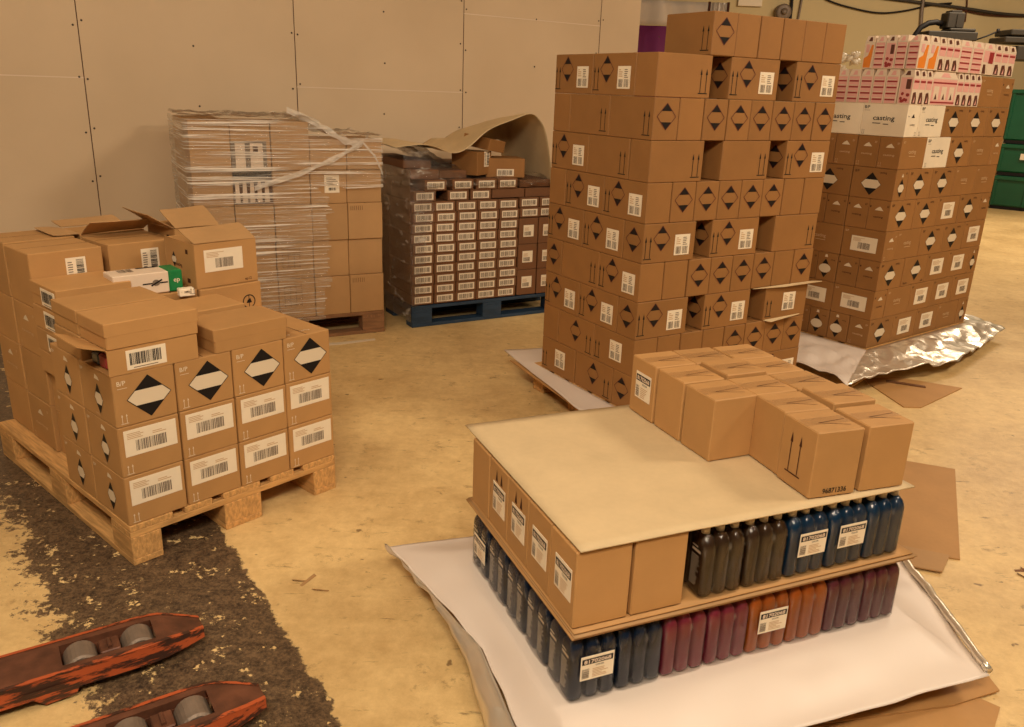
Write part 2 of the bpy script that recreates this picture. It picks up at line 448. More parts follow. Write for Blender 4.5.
class Face:
    """a flat side of a box: origin lower left seen from outside, u to the right, v up"""
    def __init__(s, mb, O, U, V, Nn, w, h, off=0.0009):
        s.mb = mb; s.O = Vector(O); s.U = Vector(U); s.V = Vector(V); s.N = Vector(Nn); s.w = w; s.h = h; s.off = off

    def P(s, u, v, lift=0.0):
        return tuple(s.O + s.U * u + s.V * v + s.N * (s.off + lift))

    def poly(s, pts, m, lift=0.0):
        s.mb.quad([s.P(u, v, lift) for u, v in pts], SI[m])

    def rect(s, u0, v0, u1, v1, m, lift=0.0):
        s.poly([(u0, v0), (u1, v0), (u1, v1), (u0, v1)], m, lift)

    def text(s, st, u, v, h, m, w=None, bold=0.012, lift=0.0, flip=False):
        vs, fs, asp = text_polys(st, bold)
        w = w or h * asp
        b = len(s.mb.v)
        if flip: s.mb.v += [s.P(u + (1 - x) * w, v + (1 - y) * h, lift) for x, y in vs]
        else: s.mb.v += [s.P(u + x * w, v + y * h, lift) for x, y in vs]
        for f in fs: s.mb.f.append(tuple(b + i for i in f)); s.mb.m.append(SI[m])

    def line(s, a, b, t, m, lift=0.0):
        a = Vector(a); b = Vector(b); d = (b - a).normalized(); n = Vector((-d.y, d.x)) * t / 2
        s.poly([a - n, b - n, b + n, a + n], m, lift)

    def diamond(s, cx, cy, rx, ry, mid=None, cut=0.42, outline='red', t=0.003, tri='black'):
        if mid:
            s.poly([(cx - rx, cy), (cx - rx * (1 - cut), cy - ry * cut), (cx + rx * (1 - cut), cy - ry * cut), (cx + rx, cy), (cx + rx * (1 - cut), cy + ry * cut), (cx - rx * (1 - cut), cy + ry * cut)], mid)
        for sg in (1, -1):
            pts = [(cx - rx * (1 - cut), cy + sg * ry * cut), (cx + rx * (1 - cut), cy + sg * ry * cut), (cx, cy + sg * ry)]
            s.poly(pts if sg > 0 else pts[::-1], tri, 0.0003)
        c = [(cx, cy - ry), (cx + rx, cy), (cx, cy + ry), (cx - rx, cy)]
        for i in range(4): s.line(c[i], c[(i + 1) % 4], t, outline, 0.0005)

    def arrows(s, cx, y0, h, gap, m='black', t=0.0034, base=True):
        for sx in (-1, 1):
            x = cx + sx * gap / 2
            s.rect(x - t / 2, y0, x + t / 2, y0 + h * 0.8, m)
            s.poly([(x - t * 1.6, y0 + h * 0.74), (x + t * 1.6, y0 + h * 0.74), (x, y0 + h)], m)
        if base: s.rect(cx - gap * 0.85, y0 - t * 1.4, cx + gap * 0.85, y0 - t * 0.3, m)

    def bars(s, u0, v0, u1, v1, m='black', seed=1, n=26, horiz=False, lift=0.0):
        r = random.Random(seed); L = (v1 - v0) if horiz else (u1 - u0); q = L / n; x = 0.0
        while x < L:
            wd = q * r.choice((0.4, 0.6, 1.0, 1.5)); 
            if x + wd > L: break
            if horiz: s.rect(u0, v0 + x, u1, v0 + x + wd, m, lift)
            else: s.rect(u0 + x, v0, u0 + x + wd, v1, m, lift)
            x += wd + q * r.choice((0.35, 0.5, 0.9))


def frames(mb, w, d, h):
    return {
        'f': Face(mb, (-w / 2, -d / 2, 0), (1, 0, 0), (0, 0, 1), (0, -1, 0), w, h),
        'r': Face(mb, (w / 2, -d / 2, 0), (0, 1, 0), (0, 0, 1), (1, 0, 0), d, h),
        'b': Face(mb, (w / 2, d / 2, 0), (-1, 0, 0), (0, 0, 1), (0, 1, 0), w, h),
        'l': Face(mb, (-w / 2, d / 2, 0), (0, -1, 0), (0, 0, 1), (-1, 0, 0), d, h),
        't': Face(mb, (-w / 2, -d / 2, h), (1, 0, 0), (0, 1, 0), (0, 0, 1), w, d)}


# stickers: thin white slabs with print, built once in a face frame of their own (u right = x, v up = z, facing -y)
_ST = {}


def sticker(kind):
    if kind in _ST: return _ST[kind]
    mb = MB()
    dims = {'ship': (0.086, 0.090), 'wide': (0.168, 0.088), 'flat': (0.125, 0.062), 'tall': (0.07, 0.10), 'bar': (0.118, 0.046), 'square': (0.082, 0.080),
            'pack': (0.088, 0.066), 'box': (0.085, 0.085), 'note': (0.09, 0.105), 'casewide': (0.16, 0.085), 'small': (0.140, 0.096)}
    w, h = dims[kind]
    f = Face(mb, (0, -0.0012, 0), (1, 0, 0), (0, 0, 1), (0, -1, 0), w, h, 0.0004)
    mb.box(0, w, -0.0012, -0.0002, 0, h, SI['paper'])
    r = random.Random(kind)
    def lines(u0, u1, v0, v1, n, m='grey'):
        st = (v1 - v0) / n
        for i in range(n):
            f.rect(u0, v0 + i * st, u0 + (u1 - u0) * r.uniform(0.5, 1), v0 + i * st + st * 0.45, m)
    if kind == 'ship':
        f.bars(.008, .006, .038, .038, 'grey', 1, 16); f.bars(.046, .006, .078, .038, 'grey', 2, 16)
        lines(.008, .034, .048, .082, 4, 'tan'); lines(.046, .078, .044, .082, 5, 'grey')
    elif kind == 'wide':
        f.bars(.035, .014, .135, .050, 'grey', 3, 40); lines(.010, .09, .058, .080, 4, 'tan'); lines(.09, .15, .058, .070, 2, 'tan')
    elif kind == 'casewide':
        f.bars(.045, .014, .120, .050, 'grey', 5, 34); lines(.010, .09, .056, .078, 4, 'tan')
    elif kind == 'small':
        f.bars(.040, .016, .110, .050, 'grey', 6, 28); lines(.012, .12, .060, .088, 4, 'tan')
    elif kind == 'flat':
        f.bars(.010, .014, .112, .052, 'black', 7, 44); lines(.02, .10, .004, .010, 1, 'grey')
    elif kind == 'tall':
        f.bars(.036, .008, .062, .092, 'black', 8, 36, horiz=True); lines(.006, .030, .010, .090, 9, 'grey')
    elif kind == 'bar':
        f.bars(.008, .008, .108, .038, 'grey', 9, 34); lines(.010, .10, .002, .006, 1, 'grey')
    elif kind == 'square':
        f.bars(.008, .008, .060, .036, 'grey', 10, 18); lines(.008, .06, .042, .066, 4, 'tan')
    elif kind == 'pack' or kind == 'box':
        f.rect(.003, h * .66, w - .003, h * .90, 'black')
        f.text('81702068', .008, h * .69, h * .17, 'cream', w - .016, 0.03, 0.0003)
        f.text('COLOR', w * .45, h * .54, h * .07, 'black', None, 0.02)
        f.bars(.004, .006, w * .26, h * .5, 'grey', 11, 22, horiz=True); lines(w * .36, w - .006, .006, h * .48, 6, 'tan')
    elif kind == 'note':
        f.bars(.025, .014, .070, .030, 'black', 12, 20); lines(.012, .08, .045, .095, 5, 'grey')
    me = mb.mesh('sticker_' + kind, slots())
    _ST[kind] = (me, w, h)
    return _ST[kind]


# ------------------------------------------------------------------ box prints.  each takes a Face and returns a list of (sticker kind, u, v) it wants
def p_plainarrows(f): f.arrows(f.w - 0.042, 0.022, 0.095, 0.030); return []
def p_lab(f):
    f.arrows(0.026, 0.022, 0.095, 0.026); f.diamond(0.100, f.h * .62, 0.046, 0.054); return [('ship', f.w * .60, f.h * .16)]
def p_labonly(f): f.arrows(0.030, 0.022, 0.080, 0.026); return [('ship', f.w * .42, f.h * .24)]
def p_du(f): f.diamond(f.w * .50, f.h * .58, 0.044, 0.054); f.arrows(f.w - 0.040, 0.018, 0.085, 0.030); return []
def p_d(f): f.diamond(f.w * .50, f.h * .56, min(0.050, f.w * .38), 0.053); return []
def p_none(f): return []
def p_d1(f):      # near pallet, front: large diamond with pale middle
    f.diamond(f.w * .56, f.h * .50, 0.070, 0.068, 'white', 0.36, 'black', 0.0022)
    f.text('B/P', 0.014, f.h * .80, 0.015, 'white'); f.rect(0.014, f.h * .74, 0.044, f.h * .75, 'white')
    f.arrows(0.026, 0.012, 0.030, 0.014, 'white', 0.0018); return []
def p_k1(f): f.arrows(0.026, 0.010, 0.030, 0.014, 'white', 0.0018); return [('wide', 0.016, f.h * .40)]
def p_d1s(f):     # small diamond and cap symbol on the end
    f.diamond(f.w * .55, f.h * .42, 0.030, 0.050, 'white', 0.4, 'black', 0.0016)
    f.poly([(f.w * .55 - .018, f.h * .80), (f.w * .55 + .018, f.h * .80), (f.w * .55 + .010, f.h * .86), (f.w * .55 - .010, f.h * .90)], 'white')
    f.text('B/P', 0.012, f.h * .84, 0.011, 'white'); f.text('casting', f.w * .40, f.h * .06, 0.010, 'tan'); return []
def cap_(f, m='white'):
    c = f.w * .5; y = f.h * .66
    f.poly([(c - .026, y), (c + .026, y), (c + .016, y + .010), (c + .004, y + .022), (c - .012, y + .014)], m)
def p_cap(f):
    cap_(f); f.text('casting', f.w * .28, f.h * .40, 0.013, 'ink', f.w * .44); f.text('EP', f.w * .84, f.h * .78, 0.010, 'ink'); f.rect(f.w * .06, f.h * .74, f.w * .12, f.h * .80, 'ink'); return []
def p_captan(f):
    cap_(f); f.text('casting', f.w * .24, f.h * .38, 0.014, 'tan', f.w * .5); f.text('EP', f.w * .80, f.h * .78, 0.010, 'tan'); f.arrows(f.w * .14, 0.012, 0.02, 0.012, 'tan', 0.0015); return []
def p_oval(f):
    f.diamond(f.w * .42, f.h * .44, 0.040, 0.056, None, 0.5, 'black', 0.0012)
    c = f.w * .42; y = f.h * .44
    f.poly([(c + .040 * math.cos(a * PI / 6), y + .027 * math.sin(a * PI / 6)) for a in range(12)], 'white', 0.0007)
    f.poly([(c - .010, f.h * .84), (c + .010, f.h * .84), (c + .006, f.h * .93), (c - .006, f.h * .93)], 'white'); f.text('casting', f.w * .66, f.h * .74, 0.009, 'ink'); return []
def p_d3(f):
    f.diamond(f.w * .46, f.h * .48, 0.060, 0.062, 'white', 0.38, 'black', 0.0018)
    f.text('B/P', 0.014, f.h * .82, 0.014, 'ink'); f.text('casting', f.w * .62, f.h * .82, 0.014, 'ink'); return []
def p_d3f(f):
    f.diamond(f.w * .54, f.h * .52, 0.060, 0.062, 'white', 0.38, 'black', 0.0018)
    f.text('B/P', f.w * .84, f.h * .06, 0.013, 'ink', None, 0.012, 0, True); f.text('casting', f.w * .06, f.h * .06, 0.015, 'ink', None, 0.012, 0, True); return []
def p_d3n(f):
    f.diamond(f.w * .5, f.h * .40, 0.034, 0.050, 'white', 0.42, 'black', 0.0016)
    f.poly([(f.w * .5 - .01, f.h * .76), (f.w * .5 + .01, f.h * .76), (f.w * .5, f.h * .88)], 'white'); f.text('EP', f.w * .76, f.h * .84, 0.010, 'ink'); return []
def p_k3(f): f.text('B/P', 0.012, f.h * .86, 0.010, 'ink'); return [('small', f.w * .5 - .07, f.h * .22)]
def p_k3w(f): f.text('B/P', 0.012, f.h * .84, 0.012, 'tan'); return [('casewide', f.w * .22, f.h * .24)]
def p_t3(f): f.text('casting', f.w * .30, f.h * .46, 0.026, 'tan'); f.rect(f.w * .34, f.h * .40, f.w * .60, f.h * .42, 'tan'); f.text('B/P', 0.014, f.h * .82, 0.012, 'tan'); return []
def p_w3(f):
    f.text('casting', f.w * .26, f.h * .44, 0.032, 'black', f.w * .48); f.rect(f.w * .26, f.h * .38, f.w * .44, f.h * .405, 'black'); f.rect(f.w * .50, f.h * .36, f.w * .62, f.h * .385, 'black')
    f.text('B/P', 0.010, f.h * .84, 0.017, 'black'); f.rect(0.010, f.h * .78, 0.044, f.h * .79, 'grey'); f.arrows(0.020, 0.010, 0.022, 0.011, 'grey', 0.0016); return []
def p_w3n(f):
    f.poly([(f.w * .34, f.h * .60), (f.w * .60, f.h * .60), (f.w * .5, f.h * .72)], 'black'); f.text('casting', f.w * .30, f.h * .34, 0.014, 'grey', f.w * .4)
    f.rect(f.w * .1, f.h * .62, f.w * .16, f.h * .66, 'grey'); f.arrows(f.w * .84, 0.010, 0.02, 0.011, 'grey', 0.0016); return []
def p_lines(f):
    for i in range(7):
        x = f.w * (.08 + .055 * i); f.line((x, f.h * .93), (x, f.h * (.93 - .12 * ((i * 5) % 5 + 1))), 0.0022, 'ink')
    return []
def p_grid(f):
    for i in range(4): f.line((f.w * (.15 + .16 * i), f.h * .30), (f.w * (.15 + .16 * i), f.h * .86), 0.002, 'ink')
    for i in range(4): f.line((f.w * .15, f.h * (.34 + .16 * i)), (f.w * .63, f.h * (.34 + .16 * i)), 0.002, 'ink')
    return []
def p_note(f): return [('note', f.w * .38, f.h * .32)]
def p_black(f):
    f.rect(f.w * .0, f.h * .78, f.w, f.h * .99, 'black'); f.rect(0, 0.01, f.w, f.h * .78, 'ink')
    for i in range(5): f.poly([(f.w * (.03 + .19 * i), .02), (f.w * (.16 + .19 * i), .02), (f.w * (.14 + .19 * i), f.h * .72), (f.w * (.05 + .19 * i), f.h * .66)], 'cream', 0.0004)
    return []
def p_blacktop(f):
    f.rect(0, f.h * .0, f.w * .9, f.h * .60, 'grey'); f.rect(f.w * .1, f.h * .05, f.w * .35, f.h * .56, 'cream', 0.0003); f.rect(f.w * .48, f.h * .05, f.w * .8, f.h * .56, 'cream', 0.0003)
    f.rect(f.w * .55, f.h * .38, f.w * .68, f.h * .50, 'ink', 0.0006); return []
def p_flat(f): return [('flat', 0.055, 0.010)]
def p_flatl(f): return [('flat', f.w - 0.135, 0.011)]
def p_tall(f): return [('tall', f.w * .48, f.h * .35)]
def p_kbig(f): f.text('ep12', f.w * .78, 0.008, 0.014, 'ink'); return [('casewide', f.w * .14, f.h * .36)]
def p_circle(f):
    c = (f.w * .78, f.h * .56); n = 20
    for i in range(n):
        a, b = 2 * PI * i / n, 2 * PI * (i + 1) / n
        f.line((c[0] + .026 * math.cos(a), c[1] + .026 * math.sin(a)), (c[0] + .026 * math.cos(b), c[1] + .026 * math.sin(b)), 0.004, 'black')
    f.line((c[0], c[1] - .024), (c[0], c[1] + .024), .003, 'black'); f.poly([(c[0] - .012, c[1] - .006), (c[0] + .012, c[1] - .006), (c[0] + .006, c[1] + .012), (c[0] - .006, c[1] + .006)], 'black'); return []
def p_side(f):
    f.text('casting', f.w * .35, f.h * .40, .016, 'ink'); f.diamond(f.w * .30, f.h * .55, .02, .03, 'white', .4, 'black', .001); f.rect(f.w * .7, f.h * .1, f.w * .8, f.h * .2, 'ink'); f.rect(f.w * .7, f.h * .75, f.w * .78, f.h * .85, 'ink'); return []
def p_bigarrow(f): f.arrows(f.w * .45, f.h * .22, f.h * .60, 0.036, 'ink', 0.0034); return []
def p_num(f): f.text('96871336', f.w * .28, 0.010, 0.015, 'black', f.w * .52, 0.02); return []
def p_uptri(f): 
    for x in (.40, .66): f.poly([(f.w * x - .008, f.h * .74), (f.w * x + .008, f.h * .74), (f.w * x, f.h * .92)], 'ink')
    return [('box', f.w * .22, f.h * .28)]
def p_box(f): return [('box', f.w * .22, f.h * .30)]
def p_bar(f): return [('bar', f.w * .5 - .059, 0.010)]
def p_sq(f): return [('square', f.w * .5 - .041, 0.050)]


def p_topmarks(f):      # light print on a lid
    f.text('B/P', f.w * .12, f.h * .10, .014, 'white'); f.text('casting', f.w * .50, f.h * .16, .014, 'white'); f.text('EP', f.w * .10, f.h * .80, .014, 'white'); return []


PR = {k[2:]: v for k, v in list(globals().items()) if k.startswith('p_')}
_CT = {}


def carton_mesh(w, d, h, marks, card='card', style='rsc'):
    """marks: tuple of (face letter, print name). returns mesh and the stickers it carries"""
    key = (round(w, 4), round(d, 4), round(h, 4), marks, card, style)
    if key in _CT: return _CT[key]
    mb = MB(); st = []
    if style == 'lid':          # telescoping lid over a tray
        k = h * 0.5
        mb.box(-w / 2 + .003, w / 2 - .003, -d / 2 + .003, d / 2 - .003, 0, h - .004, 0, .002)
        mb.box(-w / 2 + .0045, w / 2 - .0045, -d / 2, d / 2, 0, h - .006, 0, .0015)
        mb.box(-w / 2, w / 2, -d / 2 - .0006, d / 2 + .0006, h * .48, h, 0, .002)
    elif style == 'open':       # four walls and a floor, the top left open
        t = .004
        mb.box(-w / 2, w / 2, -d / 2, d / 2, 0, t, 0)
        mb.box(-w / 2, w / 2, -d / 2, -d / 2 + t, 0, h, 0, .001); mb.box(-w / 2, w / 2, d / 2 - t, d / 2, 0, h, 0, .001)
        mb.box(-w / 2, -w / 2 + t, -d / 2 + t, d / 2 - t, t, h, 0, .001); mb.box(w / 2 - t, w / 2, -d / 2 + t, d / 2 - t, t, h, 0, .001)
    elif style == 'side':       # open at the left end
        t = .004
        mb.box(-w / 2, w / 2, -d / 2, d / 2, 0, t, 0); mb.box(-w / 2, w / 2, -d / 2, d / 2, h - t, h, 0)
        mb.box(-w / 2, w / 2, -d / 2, -d / 2 + t, t, h - t, 0); mb.box(-w / 2, w / 2, d / 2 - t, d / 2, t, h - t, 0)
        mb.box(w / 2 - t, w / 2, -d / 2 + t, d / 2 - t, t, h - t, 0)
    else:
        mb.box(-w / 2, w / 2, -d / 2, d / 2, 0, h, 0, 0.0028)
    fr = frames(mb, w, d, h)
    if style == 'rsc':          # centre seam of the top flaps, running along the longer side
        f = fr['t']
        if w >= d: f.rect(0.003, d / 2 - .0012, w - .003, d / 2 + .0012, 'seam')
        else: f.rect(w / 2 - .0012, 0.003, w / 2 + .0012, d - .003, 'seam')
    for fc, nm in marks:
        f = fr[fc]
        for kind, u, v in PR[nm](f):
            st.append((kind, f.O + f.U * u + f.V * v, {'f': 0, 'r': PI / 2, 'b': PI, 'l': -PI / 2, 't': 0}[fc]))
    _CT[key] = (mb.mesh('carton', slots(card)), st)
    return _CT[key]


class Stack:
    def __init__(s, x, y, yaw): s.x = x; s.y = y; s.yaw = yaw; s.c = math.cos(yaw); s.s = math.sin(yaw)
    def pt(s, a, b, z=0.0): return Vector((s.x + a * s.c - b * s.s, s.y + a * s.s + b * s.c, z))
    def inv(s, x, y):
        dx, dy = x - s.x, y - s.y
        return dx * s.c + dy * s.s, -dx * s.s + dy * s.c


NB = [0]


def carton(stk, a, b, z, w, d, h, marks, label, group, name='cardboard_box', card='card', style='rsc', cat='box', jit=1.0, gap=0.004, rot=0.0):
    """one box whose near lower corner sits at (a, b, z) of the stack's own frame"""
    me, st = carton_mesh(w - gap, d - gap, h - 0.0012, tuple(marks), card, style)
    r = random.Random(NB[0] * 17 + 3); NB[0] += 1
    ja, jb, jr = (r.uniform(-.0012, .0012) * jit, r.uniform(-.0016, .0016) * jit, r.uniform(-.006, .006) * jit)
    o = link(name, me, None, stk.pt(a + w / 2 + ja, b + d / 2 + jb, z + 0.0006), stk.yaw + jr + rot)
    for kind, loc, rz in st:
        c = link('label', sticker(kind)[0], o, loc, rz)
    tag(o, label, cat, group)
    return o


def ordn(i): return ['first', 'second', 'third', 'fourth', 'fifth', 'sixth', 'seventh', 'eighth', 'ninth', 'tenth', 'eleventh', 'twelfth', 'thirteenth'][i]


# ------------------------------------------------------------------ pallets
def pallet(stk, a, b, la, lb, wood, label, along_a):
    """EUR style pallet; deck boards run along its long side"""
    root = bpy.data.objects.new('pallet', None); COL.objects.link(root)
    L, Wd = (la, lb) if along_a else (lb, la)
    root.location = stk.pt(a, b, 0); root.rotation_euler = (0, 0, stk.yaw)
    tag(root, label, 'pallet')
    r = random.Random(label)

    def add(nm, l0, l1, w0, w1, z0, z1):
        mb = MB()
        x0, x1, y0, y1 = (l0, l1, w0, w1) if along_a else (w0, w1, l0, l1)
        cx, cy = (x0 + x1) / 2, (y0 + y1) / 2
        rotm = not along_a
        dx, dy = (x1 - x0) / 2, (y1 - y0) / 2
        long_x = dx >= dy
        if long_x: mb.box(-dx, dx, -dy, dy, 0, z1 - z0, 0, .002)
        else: mb.box(-dy, dy, -dx, dx, 0, z1 - z0, 0, .002)
        o = link(nm, mb.mesh(nm, [wood]), root, (cx, cy, z0), 0 if long_x else PI / 2)
        return o
    ws = [0, .1638, .3275, .4913, .655]; wd = [.145, .100, .145, .100, .145]
    sc = Wd / .8
    for w0, w_ in zip(ws, wd):
        if w_ == .1: w0 += .0225
        add('deck_board', 0, L, w0 * sc, (w0 + w_) * sc, .122, .144)
    for l0 in (0, L / 2 - .0725, L - .145): add('stringer_board', l0, l0 + .145, 0, Wd, .100, .122)
    for l0 in (0, L / 2 - .0725, L - .145):
        for w0, w1 in ((0, .1), (.3275, .4725), (.7, .8)):
            add('block', l0, l0 + .145, w0 * sc, w1 * sc, .022, .100)
    for w0, w1 in ((0, .1), (.3275, .4725), (.7, .8)): add('bottom_board', 0, L, w0 * sc, w1 * sc, 0, .022)
    return root


# ------------------------------------------------------------------ draped sheets
def smooth01(t): return t * t * (3 - 2 * t)


def ring_sheet(name, stk, inner, outer, rings=14, per=10, amp=0.012, nscale=5.0, mats=('sheet',), sector=None, thick=0.0015, fill=True, ease=None, ridge=0.0):
    """a sheet that lies flat on the inner loop and droops out to the outer loop (3-D points of the stack's frame)"""
    n = len(inner); mb = MB()
    def lerp(p, q, t): return tuple(p[k] + (q[k] - p[k]) * t for k in range(3))
    I = []; O = []; sec = []
    for i in range(n):
        for k in range(per):
            t = k / per
            I.append(lerp(inner[i], inner[(i + 1) % n], t)); O.append(lerp(outer[i], outer[(i + 1) % n], t)); sec.append(i)
    m_ = len(I)
    for r_ in range(rings + 1):
        t = r_ / rings
        for j in range(m_):
            p = I[j]; q = O[j]
            e = ease(t) if ease else smooth01(t)
            x = p[0] + (q[0] - p[0]) * t; y = p[1] + (q[1] - p[1]) * t; z = p[2] + (q[2] - p[2]) * e
            k = smooth01(min(1, t * 3))
            nn = noise.noise(Vector((x * nscale, y * nscale, 3.1))) + .5 * noise.noise(Vector((x * nscale * 2.3, y * nscale * 2.3, 7.7)))
            z += amp * k * nn
            if ridge: z += ridge * k * abs(noise.noise(Vector((x * 9, y * 9, 1.3))))
            x += amp * k * .6 * noise.noise(Vector((x * 8, y * 8, 9.0)))
            z = max(z, 0.004)
            w = stk.pt(x, y, z); mb.v.append((w.x, w.y, w.z))
    for r_ in range(rings):
        for j in range(m_):
            mb.f.append((r_ * m_ + j, (r_ + 1) * m_ + j, (r_ + 1) * m_ + (j + 1) % m_, r_ * m_ + (j + 1) % m_))
            mb.m.append(sector[sec[j]] if sector else 0)
    if fill: mb.f.append(tuple(range(m_))); mb.m.append(0)
    me = mb.mesh(name, [M[k] for k in mats], True)
    o = link(name, me)
    so = o.modifiers.new('thickness', 'SOLIDIFY'); so.thickness = thick; so.offset = -1
    return o


def grid_obj(name, fn, nu, nv, mat, parent=None, thick=0.0, keep=None, smooth=True):
    mb = MB()
    for j in range(nv + 1):
        for i in range(nu + 1): mb.v.append(tuple(fn(i / nu, j / nv)))
    for j in range(nv):
        for i in range(nu):
            if keep and not keep((i + .5) / nu, (j + .5) / nv): continue
            b = j * (nu + 1) + i
            mb.f.append((b, b + 1, b + nu + 2, b + nu + 1)); mb.m.append(0)
    o = link(name, mb.mesh(name, [mat], smooth), parent)
    if thick:
        so = o.modifiers.new('thickness', 'SOLIDIFY'); so.thickness = thick; so.offset = 0
    return o


#@@SHELL
# ================================================================== THE ROOM
mb = MB(); mb.quad([(-9, -4, 0), (16, -4, 0), (16, 18, 0), (-9, 18, 0)]); struct('floor', mb, M['floor'])
# gypsum board wall on the left, running away to the right; boards 1.3 m wide
WALL = Stack(0.0, 6.889, 0.592)       # frame on the wall: a along it, b away from the camera
mb = MB()
A0, A1, H = -9.0, 1.178, 5.0
mb.quad([WALL.pt(A0, 0, 0), WALL.pt(A1, 0, 0), WALL.pt(A1, 0, H), WALL.pt(A0, 0, H)])
mb.quad([WALL.pt(A1, 0, 0), WALL.pt(A1, .12, 0), WALL.pt(A1, .12, H), WALL.pt(A1, 0, H)])
mb.quad([WALL.pt(A1, .12, 0), WALL.pt(A0, .12, 0), WALL.pt(A0, .12, H), WALL.pt(A1, .12, H)])
mb.quad([WALL.pt(A0, 0, H), WALL.pt(A1, 0, H), WALL.pt(A1, .12, H), WALL.pt(A0, .12, H)])
struct('wall_left', mb, M['wall'])


def wall_strip(a0, a1, z0, z1, mat, off=.002, obj=None):
    obj.quad([WALL.pt(a0, -off, z0), WALL.pt(a1, -off, z0), WALL.pt(a1, -off, z1), WALL.pt(a0, -off, z1)])


SEAM_A = [-3.135 + 1.296 * k for k in range(-3, 4)]
mb = MB(); ms = MB(); mj = MB()
for sa in SEAM_A:
    wall_strip(sa - .0025, sa + .0025, 0, H, None, .0015, mb)
    r = random.Random(int(sa * 100))
    for z in [0.30 + .30 * i for i in range(15)]:
        for sx in (-.022, .022):
            cx, cz = sa + sx + r.uniform(-.006, .006), z + r.uniform(-.03, .03)
            ms.quad([WALL.pt(cx + .0065 * math.cos(q * PI / 4), -.002, cz + .0065 * math.sin(q * PI / 4)) for q in range(8)])
    for z in [0.32 + .34 * i for i in range(14)]:
        cx, cz = sa + .648 + r.uniform(-.01, .01), z + r.uniform(-.03, .03)
        ms.quad([WALL.pt(cx + .0065 * math.cos(q * PI / 4), -.002, cz + .0065 * math.sin(q * PI / 4)) for q in range(8)])
struct('trim_1', mb, M['ink'])
struct('trim_2', ms, M['screw'])
mj = MB()
for a0, a1, z in ((SEAM_A[2], SEAM_A[3], 1.497), (SEAM_A[4], SEAM_A[5], 1.485), (SEAM_A[5], SEAM_A[6], 2.04)):
    wall_strip(a0, a1, z - .003, z + .003, None, .0015, mj)
struct('trim_3', mj, M['cream'])
# hall beyond the end of the board wall
mb = MB()
mb.box(-1, 18, 15.0, 15.3, 0, 5.2)
struct('wall_back', mb, M['farwall'])
mb = MB()
mb.box(16, 16.3, -4, 15, 0, 5.2)
struct('wall_right', mb, M['farwall'])

mb = MB(); mb.box(-9, 16.3, -4, 15.3, 5.2, 5.35); struct('ceiling', mb, M['farwall'])

# ================================================================== FAR THINGS
root = bpy.data.objects.new('banner', None); COL.objects.link(root); root.location = (1.7, 9.5, 0)
tag(root, 'purple and white fabric banner hanging behind the tall centre stack', 'banner')
def folded(x0, x1, z0, z1, amp, nm, mat):
    grid_obj(nm, lambda u, v: (x0 + (x1 - x0) * u, amp * math.sin(u * 22) + amp * .6 * math.sin(u * 9 + 1), z0 + (z1 - z0) * v), 60, 4, mat, root, 0.004)
folded(-.75, .24, .02, 2.22, .010, 'purple_panel', M['purple'])
folded(-.75, .24, 2.23, 2.47, .016, 'white_panel', M['sheetwhite'])
folded(.27, .44, 1.0, 2.47, .014, 'white_panel', M['sheetwhite'])
mb = MB(); mb.box(-.8, .5, -.03, .03, 2.53, 2.60); link('top_rail', mb.mesh('top_rail', [M['dark']]), root)
for x in (-.80, .255, .455):
    mb = MB(); mb.box(x - .012, x + .012, -.015, .015, 0, 2.475); link('upright', mb.mesh('upright', [M['ink']]), root)

# strapping machine head with its hose, standing beyond the right stack
root = bpy.data.objects.new('machine', None); COL.objects.link(root); root.location = (5.25, 11.0, 0)
tag(root, 'dark machine head with curved black hose above the pink cartons', 'machine')
mb = MB(); mb.box(-.32, .29, -.15, .15, 2.28, 2.38, 0, .01); mb.box(-.05, .27, -.12, .12, 2.385, 2.42, 0, .01); link('arm_plate', mb.mesh('arm_plate', [M['dark']]), root)
mb = MB(); mb.box(-.09, .12, -.10, .10, 2.42, 2.60, 0, .012); mb.box(-.05, .08, -.08, .08, 2.60, 2.625, 0, .006); mb.box(.02, .035, -.11, -.10, 2.44, 2.58); link('motor_housing', mb.mesh('motor_housing', [M['dark']]), root)
mb = MB(); mb.tube([(-.10, 0, 2.47), (-.18, 0, 2.49), (-.27, 0, 2.475), (-.36, 0, 2.42), (-.41, 0, 2.33), (-.43, 0, 2.2)], .034, 12); link('hose', mb.mesh('hose', [M['black']], True), root)
mb = MB(); mb.box(-.10, .10, -.08, .08, 0, 2.28, 0, .01); link('column', mb.mesh('column', [M['dark']]), root)
mb = MB(); mb.tube([(.34, 0, 2.30), (.47, 0, 2.35), (.60, 0, 2.41)], .010, 8); mb.tube([(.60, 0, 2.39), (.60, 0, 2.44)], .02, 8); mb.tube([(.27, 0, 2.29), (.35, 0, 2.30)], .012, 8); link('lever', mb.mesh('lever', [M['black']], True), root)
root = bpy.data.objects.new('wall_unit', None); COL.objects.link(root); root.location = (6.35, 11.4, 0)
tag(root, 'grey slatted unit at the right edge above the green containers', 'machine')
for z0, z1, x0 in ((2.39, 2.46, -.22), (2.30, 2.37, -.28), (2.10, 2.27, -.10)):
    mb = MB(); mb.box(x0, .6, -.2, .2, z0, z1, 0, .01); link('slat', mb.mesh('slat', [M['dark']]), root)
mb = MB(); mb.box(.45, .60, -.15, .15, 1.9, 4.8, 0, .01); link('stand', mb.mesh('stand', [M['dark']]), root)

